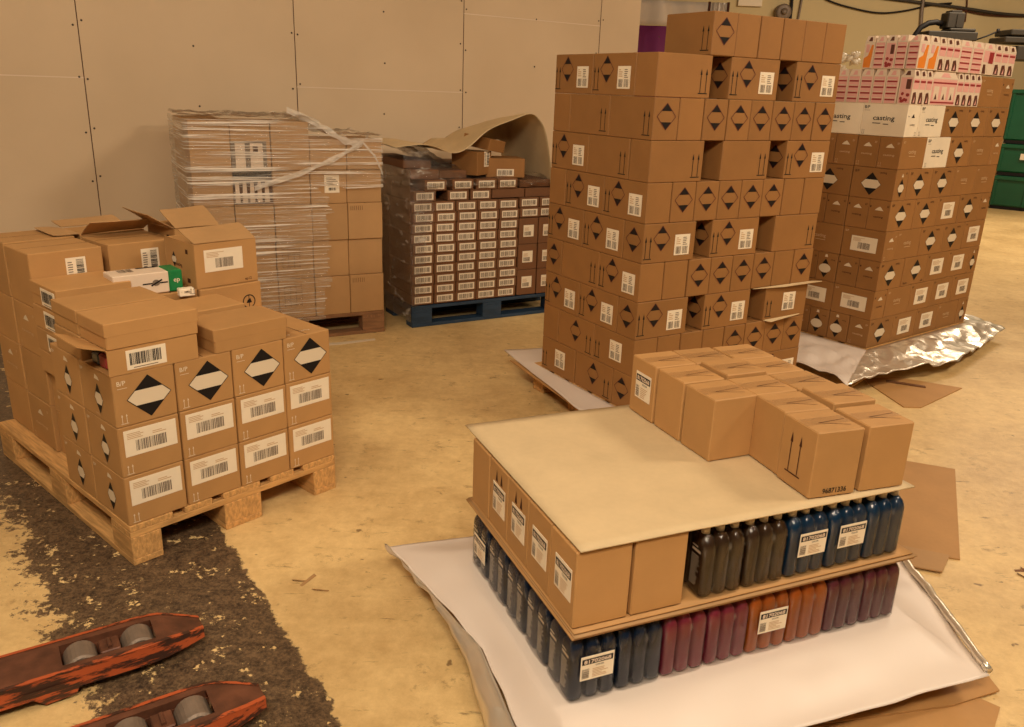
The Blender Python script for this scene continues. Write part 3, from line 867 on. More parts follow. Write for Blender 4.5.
# cables and pipes on the back wall
def wire(name, pts, r, mat, label, cat='cable'):
    n = 8; out = []
    for i in range(len(pts) - 1):
        p0 = Vector(pts[max(i - 1, 0)]); p1 = Vector(pts[i]); p2 = Vector(pts[i + 1]); p3 = Vector(pts[min(i + 2, len(pts) - 1)])
        for k in range(n):
            t = k / n
            out.append(.5 * ((2 * p1) + (p2 - p0) * t + (2 * p0 - 5 * p1 + 4 * p2 - p3) * t * t + (3 * p1 - p0 - 3 * p2 + p3) * t ** 3))
    out.append(Vector(pts[-1]))
    mb = MB(); mb.tube(out, r, 8)
    return tag(link(name, mb.mesh(name, [mat], True)), label, cat)
WY = 14.97
wire('cable', [(4.6, WY, 3.35), (5.03, WY, 3.12), (5.52, WY, 3.0), (5.95, WY, 2.95), (6.36, WY, 3.0), (6.76, WY, 3.10), (7.1, WY, 3.14)], .014, M['black'], 'dark cable sagging in a loop across the cream back wall')
wire('cable', [(5.6, WY, 3.21), (6.1, WY, 3.17), (6.7, WY, 3.12), (7.3, WY, 3.07), (7.9, WY, 3.01), (8.4, WY, 2.99), (9.4, WY, 2.97)], .026, M['dark'], 'thick dark cable running along the top of the cream wall', 'cable')
wire('cable', [(7.2, WY, 3.06), (7.6, WY, 2.99), (8.0, WY, 2.97), (8.5, WY, 2.98)], .012, M['ink'], 'thin brown cable below the thick cable at upper right')
wire('pipe', [(6.61, WY, 4.2), (6.62, WY, 3.17), (6.64, WY, 2.9), (6.66, WY, 2.74)], .030, M['steel'], 'grey downpipe ending above the machine head', 'pipe')
wire('pipe', [(4.42, WY, 4.6), (4.43, WY, 3.4), (4.45, WY, 3.0), (4.47, WY, 2.4)], .025, M['black'], 'black vertical pipe behind the top of the centre stack', 'pipe')
wire('pipe', [(4.60, WY, 4.6), (4.61, WY, 3.4), (4.6, WY, 3.0), (4.56, WY, 2.4)], .018, M['steel'], 'thin grey pipe right of the black vertical pipe', 'pipe')
wire('cable', [(7.30, WY, 4.6), (7.33, WY, 3.4), (7.36, WY, 3.1), (7.38, WY, 2.86)], .012, M['ink'], 'short hanging cord right of the grey downpipe')
mb = MB(); mb.tube([(4.30, 14.99, 2.90), (4.30, 14.86, 2.90), (4.30, 14.84, 2.90)], [.13, .13, .10], 20); mb.tube([(4.30, 14.84, 2.90), (4.30, 14.80, 2.92)], .05, 12)
tag(link('vent', mb.mesh('vent', [M['steel']], True)), 'round grey-brown vent on the back wall beside the black pipe', 'vent')
mb = MB(); mb.box(3.55, 3.95, 14.95, 14.995, 2.98, 3.35, 0, .004)
tag(link('notice', mb.mesh('notice', [M['white']])), 'pale notice sheet on the back wall at the top edge', 'notice')
mb = MB()
r = random.Random(5)
for i in range(9):
    c = Vector((2.63 + r.uniform(-.09, .09), 7.2 + r.uniform(-.05, .05), 1.83 + r.uniform(-.08, .08)))
    for k in range(4):
        a = r.uniform(0, 2 * PI); e = c + Vector((math.cos(a) * .06, r.uniform(-.03, .03), math.sin(a) * .06)); mb.tube([c, (c + e) / 2, e], [.012, .022, .006], 6)
mb.tube([(2.63, 7.2, 0), (2.63, 7.2, 1.8)], .02, 8)
# a bundle of crumpled white film on a post, seen between the two tall stacks
tag(link('film_bundle', mb.mesh('film_bundle', [M['cap']], True)), 'crumpled white film bundle seen between the centre and right stacks', 'film')

# green stacking containers
GC = Stack(7.45, 13.25, math.radians(-38))
def green(a, z0, z1, w, label, tagz=None):
    root = bpy.data.objects.new('container', None); COL.objects.link(root); root.location = GC.pt(a, 0, z0); root.rotation_euler = (0, 0, GC.yaw)
    tag(root, label, 'container', 'green containers beyond the right stack'); h = z1 - z0
    mb = MB(); mb.box(0, w, 0, .8, .05, h - .01, 0, .02)
    for x in (.02, w / 2, w - .06): mb.box(x, x + .04, -.025, 0, .06, h - .03, 0, .006)
    mb.box(.0, w, -.035, 0, h - .07, h - .012, 0, .008)
    link('body', mb.mesh('body', [M['green']]), root)
    mb = MB(); mb.box(.02, w - .02, .02, .78, 0, .05); link('foot_rail', mb.mesh('foot_rail', [M['black']]), root)
    if tagz:
        mb = MB(); mb.box(.30, .46, -.040, -.0355, tagz, tagz + .09); link('card_holder', mb.mesh('card_holder', [M['paper']]), root)
lv = [(0, .52), (.52, 1.0), (1.0, 1.80)]
wordz = ['bottom', 'middle', 'top']
for j, (z0, z1) in enumerate(lv):
    for i in range(2):
        green(i * .92, z0, z1, .90, 'green container, %s level, %s of the right stack' % (wordz[j], 'just right' if i == 0 else 'farthest right'), .40 if j == 2 else (.25 if j == 1 else None))

# ================================================================== NEAR LEFT PALLET
P1 = Stack(-1.2065, 2.3224, 0.84943)
pallet(P1, 0, 0, .8, 1.2, M['wood'], 'light wooden pallet under the boxes at the left', False)
G1 = 'boxes with diamonds and barcodes on the near left pallet'
BH = .1695; Z0 = .144
fronts = ['nearest the left corner', 'second from the left', 'third from the left', 'rightmost']
lay = ['bottom', 'middle', 'top']
for k in range(3):
    for i in range(4):
        mk = [('f', 'k1' if k < 2 else 'd1')]
        if i == 0: mk.append(('l', 'd1s'))
        if k == 2 and i == 3: mk.append(('t', 'topmarks'))
        carton(P1, i * .2, 0, Z0 + k * BH, .2, .245, BH, mk,
               ('brown box with white barcode panel, %s layer, %s, left pallet' if k < 2 else 'brown box with large white-centred diamond, %s layer, %s, left pallet') % (lay[k], fronts[i]), G1)
for k in range(3):
    carton(P1, .0, .247, Z0 + k * BH, .2, .235, BH, [('l', 'd1s')], 'brown box on the left side behind the corner column, %s layer' % lay[k], 'side boxes of the left pallet')
for i in (1, 2, 3):
    mk = [('t', 'topmarks')] if i == 3 else []
    carton(P1, i * .2, .247, Z0 + 2 * BH, .2, .235, BH, mk, 'brown box in the second line from the front, %s, left pallet' % ['', 'second from left', 'third from left', 'at right end'][i], 'second line boxes of the left pallet')
# rear part, set in from the deck edge
GR = 'plain rear boxes of the left pallet'
for j, b0 in enumerate((.50, .735, .975)):
    zz = Z0
    hs = [.17, .168] if j == 0 else [.188, .188, .188]
    for k, h in enumerate(hs):
        carton(P1, .07 if j == 0 else .055, b0, zz, .26, .232, h, [('l', 'captan')] if (j + k) % 2 else [], 'plain brown rear box, %s layer, %s behind the side boxes, left pallet' % (lay[k], ['directly', 'second', 'farthest'][j]), GR)
        zz += h
# flat cartons with barcodes on the side
for k in range(4):
    carton(P1, .045, .492, .482 + k * .0845, .26, .24, .0845, [('l', 'flatl')] if k else [], 'flat brown carton, %s of the four stacked behind the lidded boxes' % ['bottom', 'second', 'third', 'topmost'][k], 'flat cartons on the left pallet', style='lid' if k == 3 else 'plain', name='flat_carton')
# tall back boxes
carton(P1, .055, .735, .708, .26, .232, .20, [('f', 'tall')], 'brown box with tall barcode sticker, leftmost of the back row', 'back row boxes of the left pallet')
carton(P1, .335, .745, .708, .26, .24, .20, [('f', 'tall')], 'brown box with tall barcode sticker, behind the white medicine box', 'back row boxes of the left pallet')
carton(P1, .055, .975, .708, .26, .232, .205, [], 'plain brown box at the far left end of the back row', 'back row boxes of the left pallet')
rb = carton(P1, .335, .99, .708, .26, .20, .205, [], 'brown box with raised flaps at the back of the left pallet', 'back row boxes of the left pallet', style='open')
for k, (z, h) in enumerate(((.144, .19), (.334, .187), (.521, .187))):
    carton(P1, .335, .735, z, .26, .24, h, [], 'plain brown box under the back row, %s layer' % lay[k], GR)


def flap(parent, hinge, axis, length, depth, ang, name='flap', mat='card_light', wob=.004):
    """flap of cardboard hinged on a box edge: hinge point (middle of the edge), axis angle about z, opening angle up from flat outwards"""
    def fn(u, v):
        x = (u - .5) * length; y = -v * depth * math.cos(ang); z = v * depth * math.sin(ang) + wob * math.sin(v * 3 + u * 2)
        c, s_ = math.cos(axis), math.sin(axis)
        return (hinge[0] + x * c - y * s_, hinge[1] + x * s_ + y * c, hinge[2] + z)
    return grid_obj(name, fn, 6, 4, M[mat], parent, .003, smooth=False)


flap(rb, (0, -.10, .205), 0, .25, .12, math.radians(30)); flap(rb, (-.128, 0, .205), -PI / 2, .19, .10, math.radians(6)); flap(rb, (0, .10, .205), PI, .25, .10, math.radians(12))
# open boxes at the right of the back row
U = carton(P1, .545, .46, .583, .262, .25, .17, [('f', 'circle')], 'brown box with black circle symbol under the open box', 'open boxes on the left pallet')
carton(P1, .545, .46, .144, .262, .25, .22, [], 'plain brown box two below the circle symbol box', GR)
carton(P1, .545, .46, .364, .262, .25, .219, [], 'plain brown box directly below the circle symbol box', GR)
ob = carton(P1, .54, .47, .753, .262, .24, .172, [('f', 'kbig'), ('l', 'side')], 'open brown box with barcode panel and raised front flap', 'open boxes on the left pallet', style='open')
flap(ob, (0, -.118, .171), PI, .256, .125, math.radians(22)); flap(ob, (-.129, .0, .171), PI / 2, .23, .11, math.radians(-60), mat='card')
o2 = carton(P1, .60, .735, .753, .20, .24, .19, [('l', 'side')], 'second open brown box behind the one with barcode panel', 'open boxes on the left pallet', style='open')
flap(o2, (0, -.118, .189), PI, .19, .14, math.radians(28)); flap(o2, (-.098, 0, .189), -PI / 2, .22, .12, math.radians(35))
for k, (z, h) in enumerate(((.144, .20), (.344, .20), (.544, .209))):
    carton(P1, .60, .735, z, .20, .24, h, [], 'plain brown box beneath the second open box, %s layer' % lay[k], GR)

# flat lidded cartons on the front part
GF = 'flat lidded cartons on the left pallet'
fo = carton(P1, -.004, 0, .6525, .29, .205, .082, [('f', 'flat')], 'flat carton with open end and barcode, under the front lidded carton', GF, style='side', name='flat_carton')
flap(fo, (-.145, -.01, .080), -PI / 2, .17, .085, math.radians(24), 'end_flap', 'card')
mb = MB(); mb.box(0, .05, 0, .055, 0, .045, 0, .006); tag(link('tube_box', mb.mesh('tube_box', [M['crimson']]), None, P1.pt(.012, .05, .658), P1.yaw), 'small red pack inside the open flat carton', 'pack')
mb = MB(); mb.box(0, .05, 0, .05, 0, .04, 0, .006); tag(link('tube_box', mb.mesh('tube_box', [M['bot_navy']]), None, P1.pt(.012, .11, .658), P1.yaw), 'small dark pack inside the open flat carton', 'pack')
carton(P1, -.004, 0, .735, .30, .20, .0825, [], 'flat lidded carton on top at the front left corner', GF, style='lid', name='flat_carton')
carton(P1, .0, .215, .6525, .30, .20, .082, [], 'flat carton under the second lidded carton, left pallet', GF, style='plain', name='flat_carton')
carton(P1, .0, .215, .735, .30, .20, .082, [], 'flat lidded carton, second from the front at the left', GF, style='lid', name='flat_carton')
carton(P1, .337, .0, .6525, .285, .205, .082, [], 'flat lidded carton alone on the right front boxes', GF, style='lid', name='flat_carton')
carton(P1, .325, .225, .6525, .27, .20, .090, [], 'flat plain carton behind the lone right lidded carton', GF, style='plain', name='flat_carton')
# white medicine style cartons
root = bpy.data.objects.new('white_carton', None); COL.objects.link(root); root.location = P1.pt(.372, .55, .760); root.rotation_euler = (0, 0, P1.yaw - .12)
tag(root, 'white carton with green end lying among the brown boxes', 'box')
mb = MB(); mb.box(-.12, .075, -.055, .055, 0, .078, SI['cream'], .003)
f = Face(mb, (-.12, -.055, 0), (1, 0, 0), (0, 0, 1), (0, -1, 0), .195, .078)
f.rect(.10, .036, .19, .041, 'black'); f.poly([(.148 + .014 * math.cos(q * PI / 5), .04 + .012 * math.sin(q * PI / 5)) for q in range(10)], 'grey', .0003); f.line((.13, .03), (.17, .05), .006, 'black', .0006)
f.bars(.03, .008, .055, .03, 'grey', 3, 12)
f = Face(mb, (-.12, -.055, .078), (1, 0, 0), (0, 1, 0), (0, 0, 1), .195, .11); f.bars(.04, .05, .09, .10, 'grey', 5, 22); f.rect(.11, .09, .19, .105, 'black')
link('sleeve', mb.mesh('sleeve', slots()), root)
mb = MB(); mb.box(.075, .125, -.0555, .0555, -.0, .079, SI['greenbox'], .004); f = Face(mb, (.075, -.0555, 0), (1, 0, 0), (0, 0, 1), (0, -1, 0), .05, .079); f.text('ep', .016, .03, .018, 'white')
link('green_end', mb.mesh('green_end', slots()), root)
carton(P1, .333, .47, .144, .208, .235, .22, [], 'plain brown box low in the middle of the left pallet', GR)
carton(P1, .333, .47, .364, .208, .235, .22, [], 'plain brown box halfway up the middle of the left pallet', GR)
carton(P1, .333, .47, .584, .208, .235, .174, [], 'plain brown box under the white carton with green end', GR)
carton(P1, .455, .437, .7435, .06, .04, .030, [('f', 'w3n')], 'small white carton just right of the green-ended carton', 'small cartons', card='card_white', name='white_carton', style='plain', rot=-.2)

#@@P5
# ================================================================== WRAPPED PALLET BY THE WALL
P5 = Stack(-.834, 5.123, math.radians(28))
pallet(P5, -1.12, .0, 1.12, .72, M['wood_dark'], 'weathered wooden pallet under the film-wrapped stack', True)
G5 = 'plain boxes on the film-wrapped pallet'
colw = ['rightmost', 'second from the right', 'third from the right', 'fourth from the right', 'leftmost']
zr = [.144, .385, .610, .830, 1.030]
hr = [.241, .225, .220, .200, .175]
pr5 = {(0, 0): 'lines', (0, 2): 'grid', (1, 2): 'grid', (2, 0): 'lines', (3, 1): 'note', (3, 3): 'black', (4, 3): 'blacktop', (4, 1): 'none'}
for k in range(5):
    for i in range(5):
        h = hr[k]
        if k == 4 and i >= 2: h = .27
        mk = [('f', pr5.get((k, i), 'none'))]
        carton(P5, -.22 * (i + 1), 0.012 * (k % 2), zr[k], .22, .35, h, mk, 'plain brown box, %s, %s layer up on the wrapped pallet' % (colw[i], ordn(k)), G5, card='card_light', jit=1)
        if i == 4: carton(P5, -1.1, .365, zr[k], .22, .33, h, [], 'brown box on the left flank, %s layer up, wrapped pallet' % ordn(k), G5, card='card_light')
f5 = bpy.data.objects.new('stretch_wrap', None); COL.objects.link(f5); f5.location = P5.pt(-.55, 0, .144); f5.rotation_euler = (0, 0, P5.yaw)
tag(f5, 'wrinkled clear stretch film around the pallet by the wall', 'film')
# film: perimeter path in local (a+.55, b), from the front right round the left side
path = [(.55, -.012), (-.552, -.014), (-.575, .01), (-.575, .70), (-.55, .73)]
def film_pt(u, v):
    L = [0]
    for i in range(len(path) - 1): L.append(L[-1] + math.dist(path[i], path[i + 1]))
    t = u * L[-1]
    for i in range(len(path) - 1):
        if t <= L[i + 1] or i == len(path) - 2:
            q = (t - L[i]) / (L[i + 1] - L[i]); x = path[i][0] + (path[i + 1][0] - path[i][0]) * q; y = path[i][1] + (path[i + 1][1] - path[i][1]) * q; break
    top = 1.185 if x < .10 else 1.185 - smooth01(min(1, (x - .10) / .25)) * .09
    z = -.02 + v * top
    n1 = noise.noise(Vector((x * 1.3, y * 1.3, z * 55))); n2 = noise.noise(Vector((x * 4, y * 4, z * 14)))
    dd = .0035 * n1 + .006 * n2
    nx, ny = (0, -1) if i == 0 else ((-1, 0) if i in (1, 2) else (-1, 0))
    return (x + nx * dd, y + ny * dd, z)
def film_keep(u, v):
    a = .55 - u * 2.55            # rough local x while on the front face
    z = v * 1.185
    if a > .55 or a < -.6: return True
    lim = .02 + .10 * noise.noise(Vector((0, 0, z * 18))) + (.05 if z > .2 else 0)
    if z > .86: lim = .7
    return a < lim
grid_obj('film_wall', film_pt, 150, 190, M['film'], f5, 0, film_keep)
def film_top(u, v):
    x = -.57 + 1.12 * u; y = -.01 + .72 * v
    base = 1.165 if x < .08 else 1.165 - smooth01(min(1, (x - .08) / .2)) * .095
    return (x, y, base + .022 * noise.noise(Vector((x * 7, y * 7, 0))) + .02 * abs(noise.noise(Vector((x * 15, y * 15, 2)))) + .012)
grid_obj('film_top', film_top, 90, 60, M['film2'], f5)
def band(name, pts, w, parent, mat='film_rope'):
    def fn(u, v):
        t = u * (len(pts) - 1); i = min(int(t), len(pts) - 2); q = t - i
        p = Vector(pts[i]).lerp(Vector(pts[i + 1]), q); ww = w * (1 + .5 * noise.noise(Vector((u * 9, 1, 2))))
        a = (v - .5) * ww; tw = 2.2 * noise.noise(Vector((u * 5, 3, 3)))
        return (p.x + .1 * a, p.y - abs(a) * .5 * math.sin(tw) - .004, p.z + a)
    return grid_obj(name, fn, 60, 6, M[mat], parent)
band('twisted_band', [(-.22, -.03, .79), (.02, -.035, .865), (.24, -.035, .95), (.42, -.02, 1.04), (.50, .1, 1.08)], .030, f5)
band('twisted_band', [(.0, .05, 1.22), (.16, .0, 1.15), (.30, -.02, 1.06), (.40, -.02, 1.03)], .035, f5)
band('twisted_band', [(.42, -.02, 1.05), (.50, -.025, .96), (.545, -.02, .86)], .018, f5)

#@@P6
# ================================================================== BLUE PALLET OF SMALL CARTONS
P6 = Stack(-.669, 5.224, math.radians(30.4))
pallet(P6, 0, 0, 1.2, .8, M['wood_blue'], 'blue painted pallet under the small barcode cartons', True)
G6 = 'small barcode cartons on the blue pallet'
CW, CH = .157, .0672
cn = ['leftmost column', 'second column', 'third column', 'fourth column', 'fifth column', 'sixth column', 'seventh column']
def small(i, k, a, b, z, mk, label, w=CW, h=CH, d=.39, jit=1.6):
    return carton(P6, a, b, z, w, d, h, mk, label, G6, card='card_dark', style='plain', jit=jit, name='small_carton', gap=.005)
for i in range(5):
    for k in range(10):
        small(i, k, i * CW + .004 * (k % 3), 0, .150 + k * CH, [('f', 'bar')], 'small brown carton with barcode label, %s, %s up from the blue pallet' % (cn[i], ordn(k)))
for k in range(10):
    small(0, k, 0, .395, .150 + k * CH, [], 'small brown carton on the left flank, %s up from the blue pallet' % ordn(k))
for i in (5, 6):
    for k in range(3):
        small(i, k, 5 * CW + .008 + (i - 5) * CW, 0, .150 + k * .1795, [('f', 'sq')], 'taller brown carton with square label, %s, %s up, blue pallet' % (cn[i], ordn(k)), h=.1785)
    for k in range(2):
        small(i, k, 5 * CW + .008 + (i - 5) * CW, 0, .692 + k * CH, [('f', 'bar')], 'small brown carton with barcode, %s, %s above the square labels' % (cn[i], ordn(k)))
extra = [(.02, .822), (.26, .822), (.42, .822), (.10, .889), (.29, .889), (.46, .889), (.62, .889)]
for n_, (a, z) in enumerate(extra):
    small(0, n_, a, .012, z, [('f', 'bar')], 'small carton with barcode in the disturbed top rows, %s counting from the left' % ordn(n_), jit=3)
for n_, (a, w) in enumerate(((.585, .255), (.845, .25))):
    small(0, n_, a, .02, .827, [], 'long plain brown carton on the right top, %s, blue pallet' % ('left one' if n_ == 0 else 'right one'), w=w, h=.062)
small(0, 9, .80, .03, .892, [], 'long plain brown carton above the others at right', w=.29, h=.05)
for n_, (a, b, z, w, d, h) in enumerate(((.02, .06, .957, .2, .34, .06), (.23, .08, .957, .2, .34, .05), (.0, .42, .822, .17, .36, .12), (.02, .43, .945, .18, .34, .12), (.22, .44, .822, .6, .34, .20), (.0, .14, 1.018, .2, .3, .05))):
    small(0, n_, a, b, z, [], 'brown carton under the tangled film, %s of the six at the top, blue pallet' % ordn(n_), w=w, h=h, d=d)
# cartons thrown loose in the hollow below the brown sheet
def loose(loc, rot, w, d, h, st, label):
    me, s_ = carton_mesh(w, d, h, tuple(st), 'card_mid', 'plain')
    o = link('loose_carton', me, None, P6.pt(*loc)); o.rotation_euler = (rot[0], rot[1], P6.yaw + rot[2])
    for kind, l, rz in s_: link('label', sticker(kind)[0], o, l, rz)
    tag(o, label, 'box', 'loose cartons under the brown sheet')
loose((.50, .16, .975), (0, 0, .55), .18, .20, .15, [('f', 'tall')], 'tilted brown carton with upright barcode under the brown sheet')
loose((.74, .18, .955), (0, .0, -.25), .27, .22, .125, [('f', 'bar')], 'long brown carton with barcode under the brown sheet')
loose((.60, .19, 1.135), (.12, .14, .45), .18, .22, .075, [('f', 'none')], 'topmost flat brown carton under the brown sheet')
mb_ = sticker('tall')[0]
# brown paper sheet thrown over the top
prof = [(-.10, 1.160), (.0, 1.170), (.15, 1.165), (.29, 1.125), (.39, 1.15), (.53, 1.255), (.70, 1.325), (.85, 1.37), (.93, 1.33), (.985, 1.24), (1.03, 1.05), (1.05, .90)]
def prof_at(t):
    x = t * (len(prof) - 1); i = min(int(x), len(prof) - 2); q = x - i
    g = lambda j: Vector(prof[max(0, min(j, len(prof) - 1))])
    p0, p1, p2, p3 = g(i - 1), g(i), g(i + 1), g(i + 2)
    return .5 * ((2 * p1) + (p2 - p0) * q + (2 * p0 - 5 * p1 + 4 * p2 - p3) * q * q + (3 * p1 - p0 - 3 * p2 + p3) * q ** 3)
def sheet6(u, v):
    p = prof_at(u); k = smooth01(v)
    a = p.x + .05 * v * (1 - u); z = p.y
    hump = max(0, z - 1.16)
    z = z - hump * .35 * k + .006 * noise.noise(Vector((a * 6, v * 5, 0)))
    fr = .02 + .10 * (1 - abs(u - .3)) * 0
    if v > .72: z = min(z, max(z - (v - .72) * 1.2, 1.17))
    w = P6.pt(a, .01 + v * .70, max(z, .86)); return (w.x, w.y, w.z)
sh = grid_obj('paper_sheet', sheet6, 72, 24, M['card_pad'], None, .002)
tag(sh, 'brown paper sheet arched over the cartons on the blue pallet', 'sheet')
f6 = bpy.data.objects.new('stretch_wrap', None); COL.objects.link(f6); f6.location = P6.pt(0, 0, .144); f6.rotation_euler = (0, 0, P6.yaw)
tag(f6, 'tangled clear film over the left side of the blue pallet load', 'film')
def f6top(u, v):
    a = -.012 + 1.08 * u; b = -.02 + .80 * v
    fold = max(0, 1 - v * 6)
    z = .79 + .05 * smooth01(min(1, v * 4)) + (.16 * (1 - smooth01(min(1, max(0, a - .05) / .45)))) * smooth01(min(1, v * 5)) - .02 * fold
    return (a, b, z + .03 * noise.noise(Vector((a * 9, b * 9, 1))) + .02 * abs(noise.noise(Vector((a * 20, b * 20, 4)))))
grid_obj('film_top', f6top, 110, 60, M['film2'], f6, 0, lambda u, v: u < .42 or v < .22)
def f6side(u, v):
    b = .80 * u; z = -.10 + v * .98
    return (-.016 - .010 * abs(noise.noise(Vector((b * 6, z * 12, 5)))), b - .02, z)
grid_obj('film_side', f6side, 70, 80, M['film2'], f6)
def f6front(u, v):
    a = -.016 + .30 * u; z = .0 + v * .80
    return (a, -.010 - .012 * abs(noise.noise(Vector((a * 9, z * 16, 9)))), z)
grid_obj('film_front', f6front, 40, 90, M['film2'], f6, 0, lambda u, v: u < .38 + .5 * (v - .5) + .25 * noise.noise(Vector((0, 0, v * 12))))

#@@T2
# ================================================================== TALL CENTRE STACK
T2 = Stack(.5372, 3.4768, .5537)
pallet(T2, 0, 0, 1.2, .8, M['wood'], 'wooden pallet under the tall centre stack', True)
G2 = 'boxes of the tall centre stack'
LL, SS, HH = .298, .1375, .1707
def rown(r): return ordn(r - 1) + ' row down'
# rows counted from the top (r1 .. r9)
A_L = {1: [('plainarrows'), 'lab', 'lab'], 3: ['plainarrows', 'plainarrows', 'lab'], 5: ['lab', 'lab', 'plainarrows'], 7: ['lab', 'lab', 'labonly'], 9: ['plainarrows', 'lab', 'lab']}
B_L = {1: ['lab', 'lab'], 3: ['plainarrows', 'lab'], 5: ['lab', 'lab'], 7: ['lab', 'lab'], 9: ['du', 'labonly']}
B_E = {1: 'none', 3: 'none', 5: 'd', 7: 'd', 9: 'd'}
GAP_IN = {1: ['d', 'd'], 3: ['none', 'd'], 5: ['d', 'none'], 7: ['d', 'none'], 9: ['none', 'none']}
A_S = {2: 'dndddddd', 4: 'ndddddnn', 6: 'nndddd' + 'nd', 8: 'nnnndddd'}
B_S = {2: ['plainarrows', 'plainarrows', 'none'], 4: ['lab', 'lab', 'none'], 6: ['lab', 'plainarrows', 'd'], 8: ['labonly', 'du', 'none']}
describe = {'plainarrows': 'brown box with two arrows', 'lab': 'brown box with diamond and sticker', 'labonly': 'brown box with sticker', 'd': 'brown box with diamond', 'none': 'plain brown box', 'du': 'brown box with diamond and arrows'}
jr = random.Random(12)
for r_ in range(1, 10):
    z = .144 + (9 - r_) * HH
    off = jr.uniform(-.006, .006)
    if r_ in A_L:
        for i, a0 in enumerate((0, .401, .802)):
            mk = [('f', A_L[r_][i])]
            mk.append(('l', B_E[r_] if i == 0 else ('none' if r_ == 9 else GAP_IN[r_][i - 1])))
            pos = ['at the near corner', 'middle of right side', 'at the right end'][i]
            carton(T2, a0 + off * (i > 0), 0, z, LL, SS, HH, mk, '%s, %s, %s, centre stack' % (describe[A_L[r_][i]], rown(r_), pos), G2, card='card_mid')
        for i in range(2):
            carton(T2, 0, SS + i * LL, z, SS, LL, HH, [('l', B_L[r_][i])], '%s, %s, left side %s, centre stack' % (describe[B_L[r_][i]], rown(r_), ['nearer', 'farther'][i]), G2, card='card_mid')
        if r_ < 9:
            for i, a0 in enumerate((.285, .686)):
                carton(T2, a0, SS + .003, z, SS, LL, HH, [], 'recessed box in the %s dark gap, %s, centre stack' % (['left', 'right'][i], rown(r_)), G2, card='card_mid')
    else:
        for i, chd in enumerate(A_S[r_]):
            nm = 'd' if chd == 'd' else 'none'
            mk = [('f', nm)]
            if i == 0: mk.append(('l', B_S[r_][0]))
            carton(T2, i * SS, 0, z, SS, LL, HH, mk, '%s end, %s, %s from the near corner, centre stack' % ('diamond' if nm == 'd' else 'plain box', rown(r_), ordn(i)), G2, card='card_mid')
        carton(T2, 0, LL, z, SS, LL, HH, [('l', B_S[r_][1])], '%s, %s, left side middle, centre stack' % (describe[B_S[r_][1]], rown(r_)), G2, card='card_mid')
        carton(T2, 0, 2 * LL, z, LL, SS, HH, [('l', B_S[r_][2])], '%s, %s, far end of the left side, centre stack' % (describe[B_S[r_][2]], rown(r_)), G2, card='card_mid')
zt = .144 + 9 * HH
for i in range(6):
    mk = [('f', 'd' if i == 0 else 'none')]
    if i == 0: mk.append(('l', 'plainarrows'))
    carton(T2, .275 + i * SS, 0, zt, SS, LL, HH, mk, '%s in the topmost layer, %s from the left, centre stack' % ('diamond-marked box' if i == 0 else 'plain box', ordn(i)), G2, card='card_mid')
# torn cardboard strips sticking out of the right side
def strip(name, pts, z0, mat, label, drop=.0, th=.003):
    mb = MB(); P = [T2.pt(a, b, z) for a, b, z in pts]; mb.quad(P)
    o = link(name, mb.mesh(name, [M[mat]])); so = o.modifiers.new('thickness', 'SOLIDIFY'); so.thickness = th
    return tag(o, label, 'cardboard', 'torn strips in the centre stack')
z67 = .144 + 3 * HH; z78 = .144 + 2 * HH
strip('cardboard_strip', [(.70, -.003, z67 - .001), (1.115, -.003, z67 + .002), (1.14, -.045, z67 + .008), (.9, -.02, z67 - .004)], 0, 'card_pad', 'torn pale cardboard strip above the seventh row down')
strip('cardboard_strip', [(.80, -.004, z78 + .004), (1.0, -.004, z78 + .003), (1.0, -.05, z78 + .028), (.82, -.035, z78 + .002)], 0, 'card_pad', 'torn pale cardboard strip below the seventh row down')
# white sheet sticking out under the stack
inn = [(0, 0, .1425), (1.18, 0, .1425), (1.18, .78, .1425), (0, .78, .1425)]
def w2(st, x, y, z): a, b = st.inv(x, y); return (a, b, z)
out = [(-.17, -.05, .115), (1.22, -.05, .13), (1.22, .82, .13), (-.01, 1.10, .13)]
s2 = ring_sheet('ground_sheet', T2, inn, out, 8, 12, .006, 5, ('sheet',), None, .004, False)
tag(s2, 'white coated sheet sticking out under the centre stack', 'sheet')
strip('cardboard_pad', [(-.14, .0, .100), (-.02, -.02, .125), (-.02, .80, .125), (-.04, .98, .110)], 0, 'card', 'brown cardboard pad under the white sheet, left of centre stack', th=.006)

#@@T3
# ================================================================== RIGHT STACK
T3 = Stack(2.076, 4.637, math.radians(37.6))
pallet(T3, 0, 0, 1.2, .8, M['wood'], 'wooden pallet under the right stack', True)
G3 = 'boxes of the right stack'
L3, S3, H3 = .2665, .1345, .1715
Z3 = .144
AR = [['d3', 'k3', 'k3', 't3', 'd3n'], ['cap', 't3', 'k3', 'k3', 'k3'], ['d3', 'd3f', 'k3', 'k3', 'd3n'], ['captan', 't3', 'd3', 'd3', 'k3'], ['d3', 'd3', 'k3', 'd3', 'cap'],
      ['d3n', 'd3', 'd3', 't3', 't3'], ['t3', 'w3', 'd3', 't3', 'captan'], ['w3n', 'w3', 'd3', 'd3', 'd3']]
BR = [['captan', 'oval', 'oval', 'captan', 'oval', 'captan'], ['k3w', 'k3w', 'k3w'], ['cap', 'cap', 'oval', 'cap', 'cap', 'oval'], ['k3w', 't3', 'k3w'], ['cap', 'cap', 'cap', 'cap', 'cap', 'cap'],
      ['d3', 'd3', 'd3'], ['captan', 'captan', 'captan', 'captan', 'captan', 'captan'], ['w3', 'w3', 'w3']]
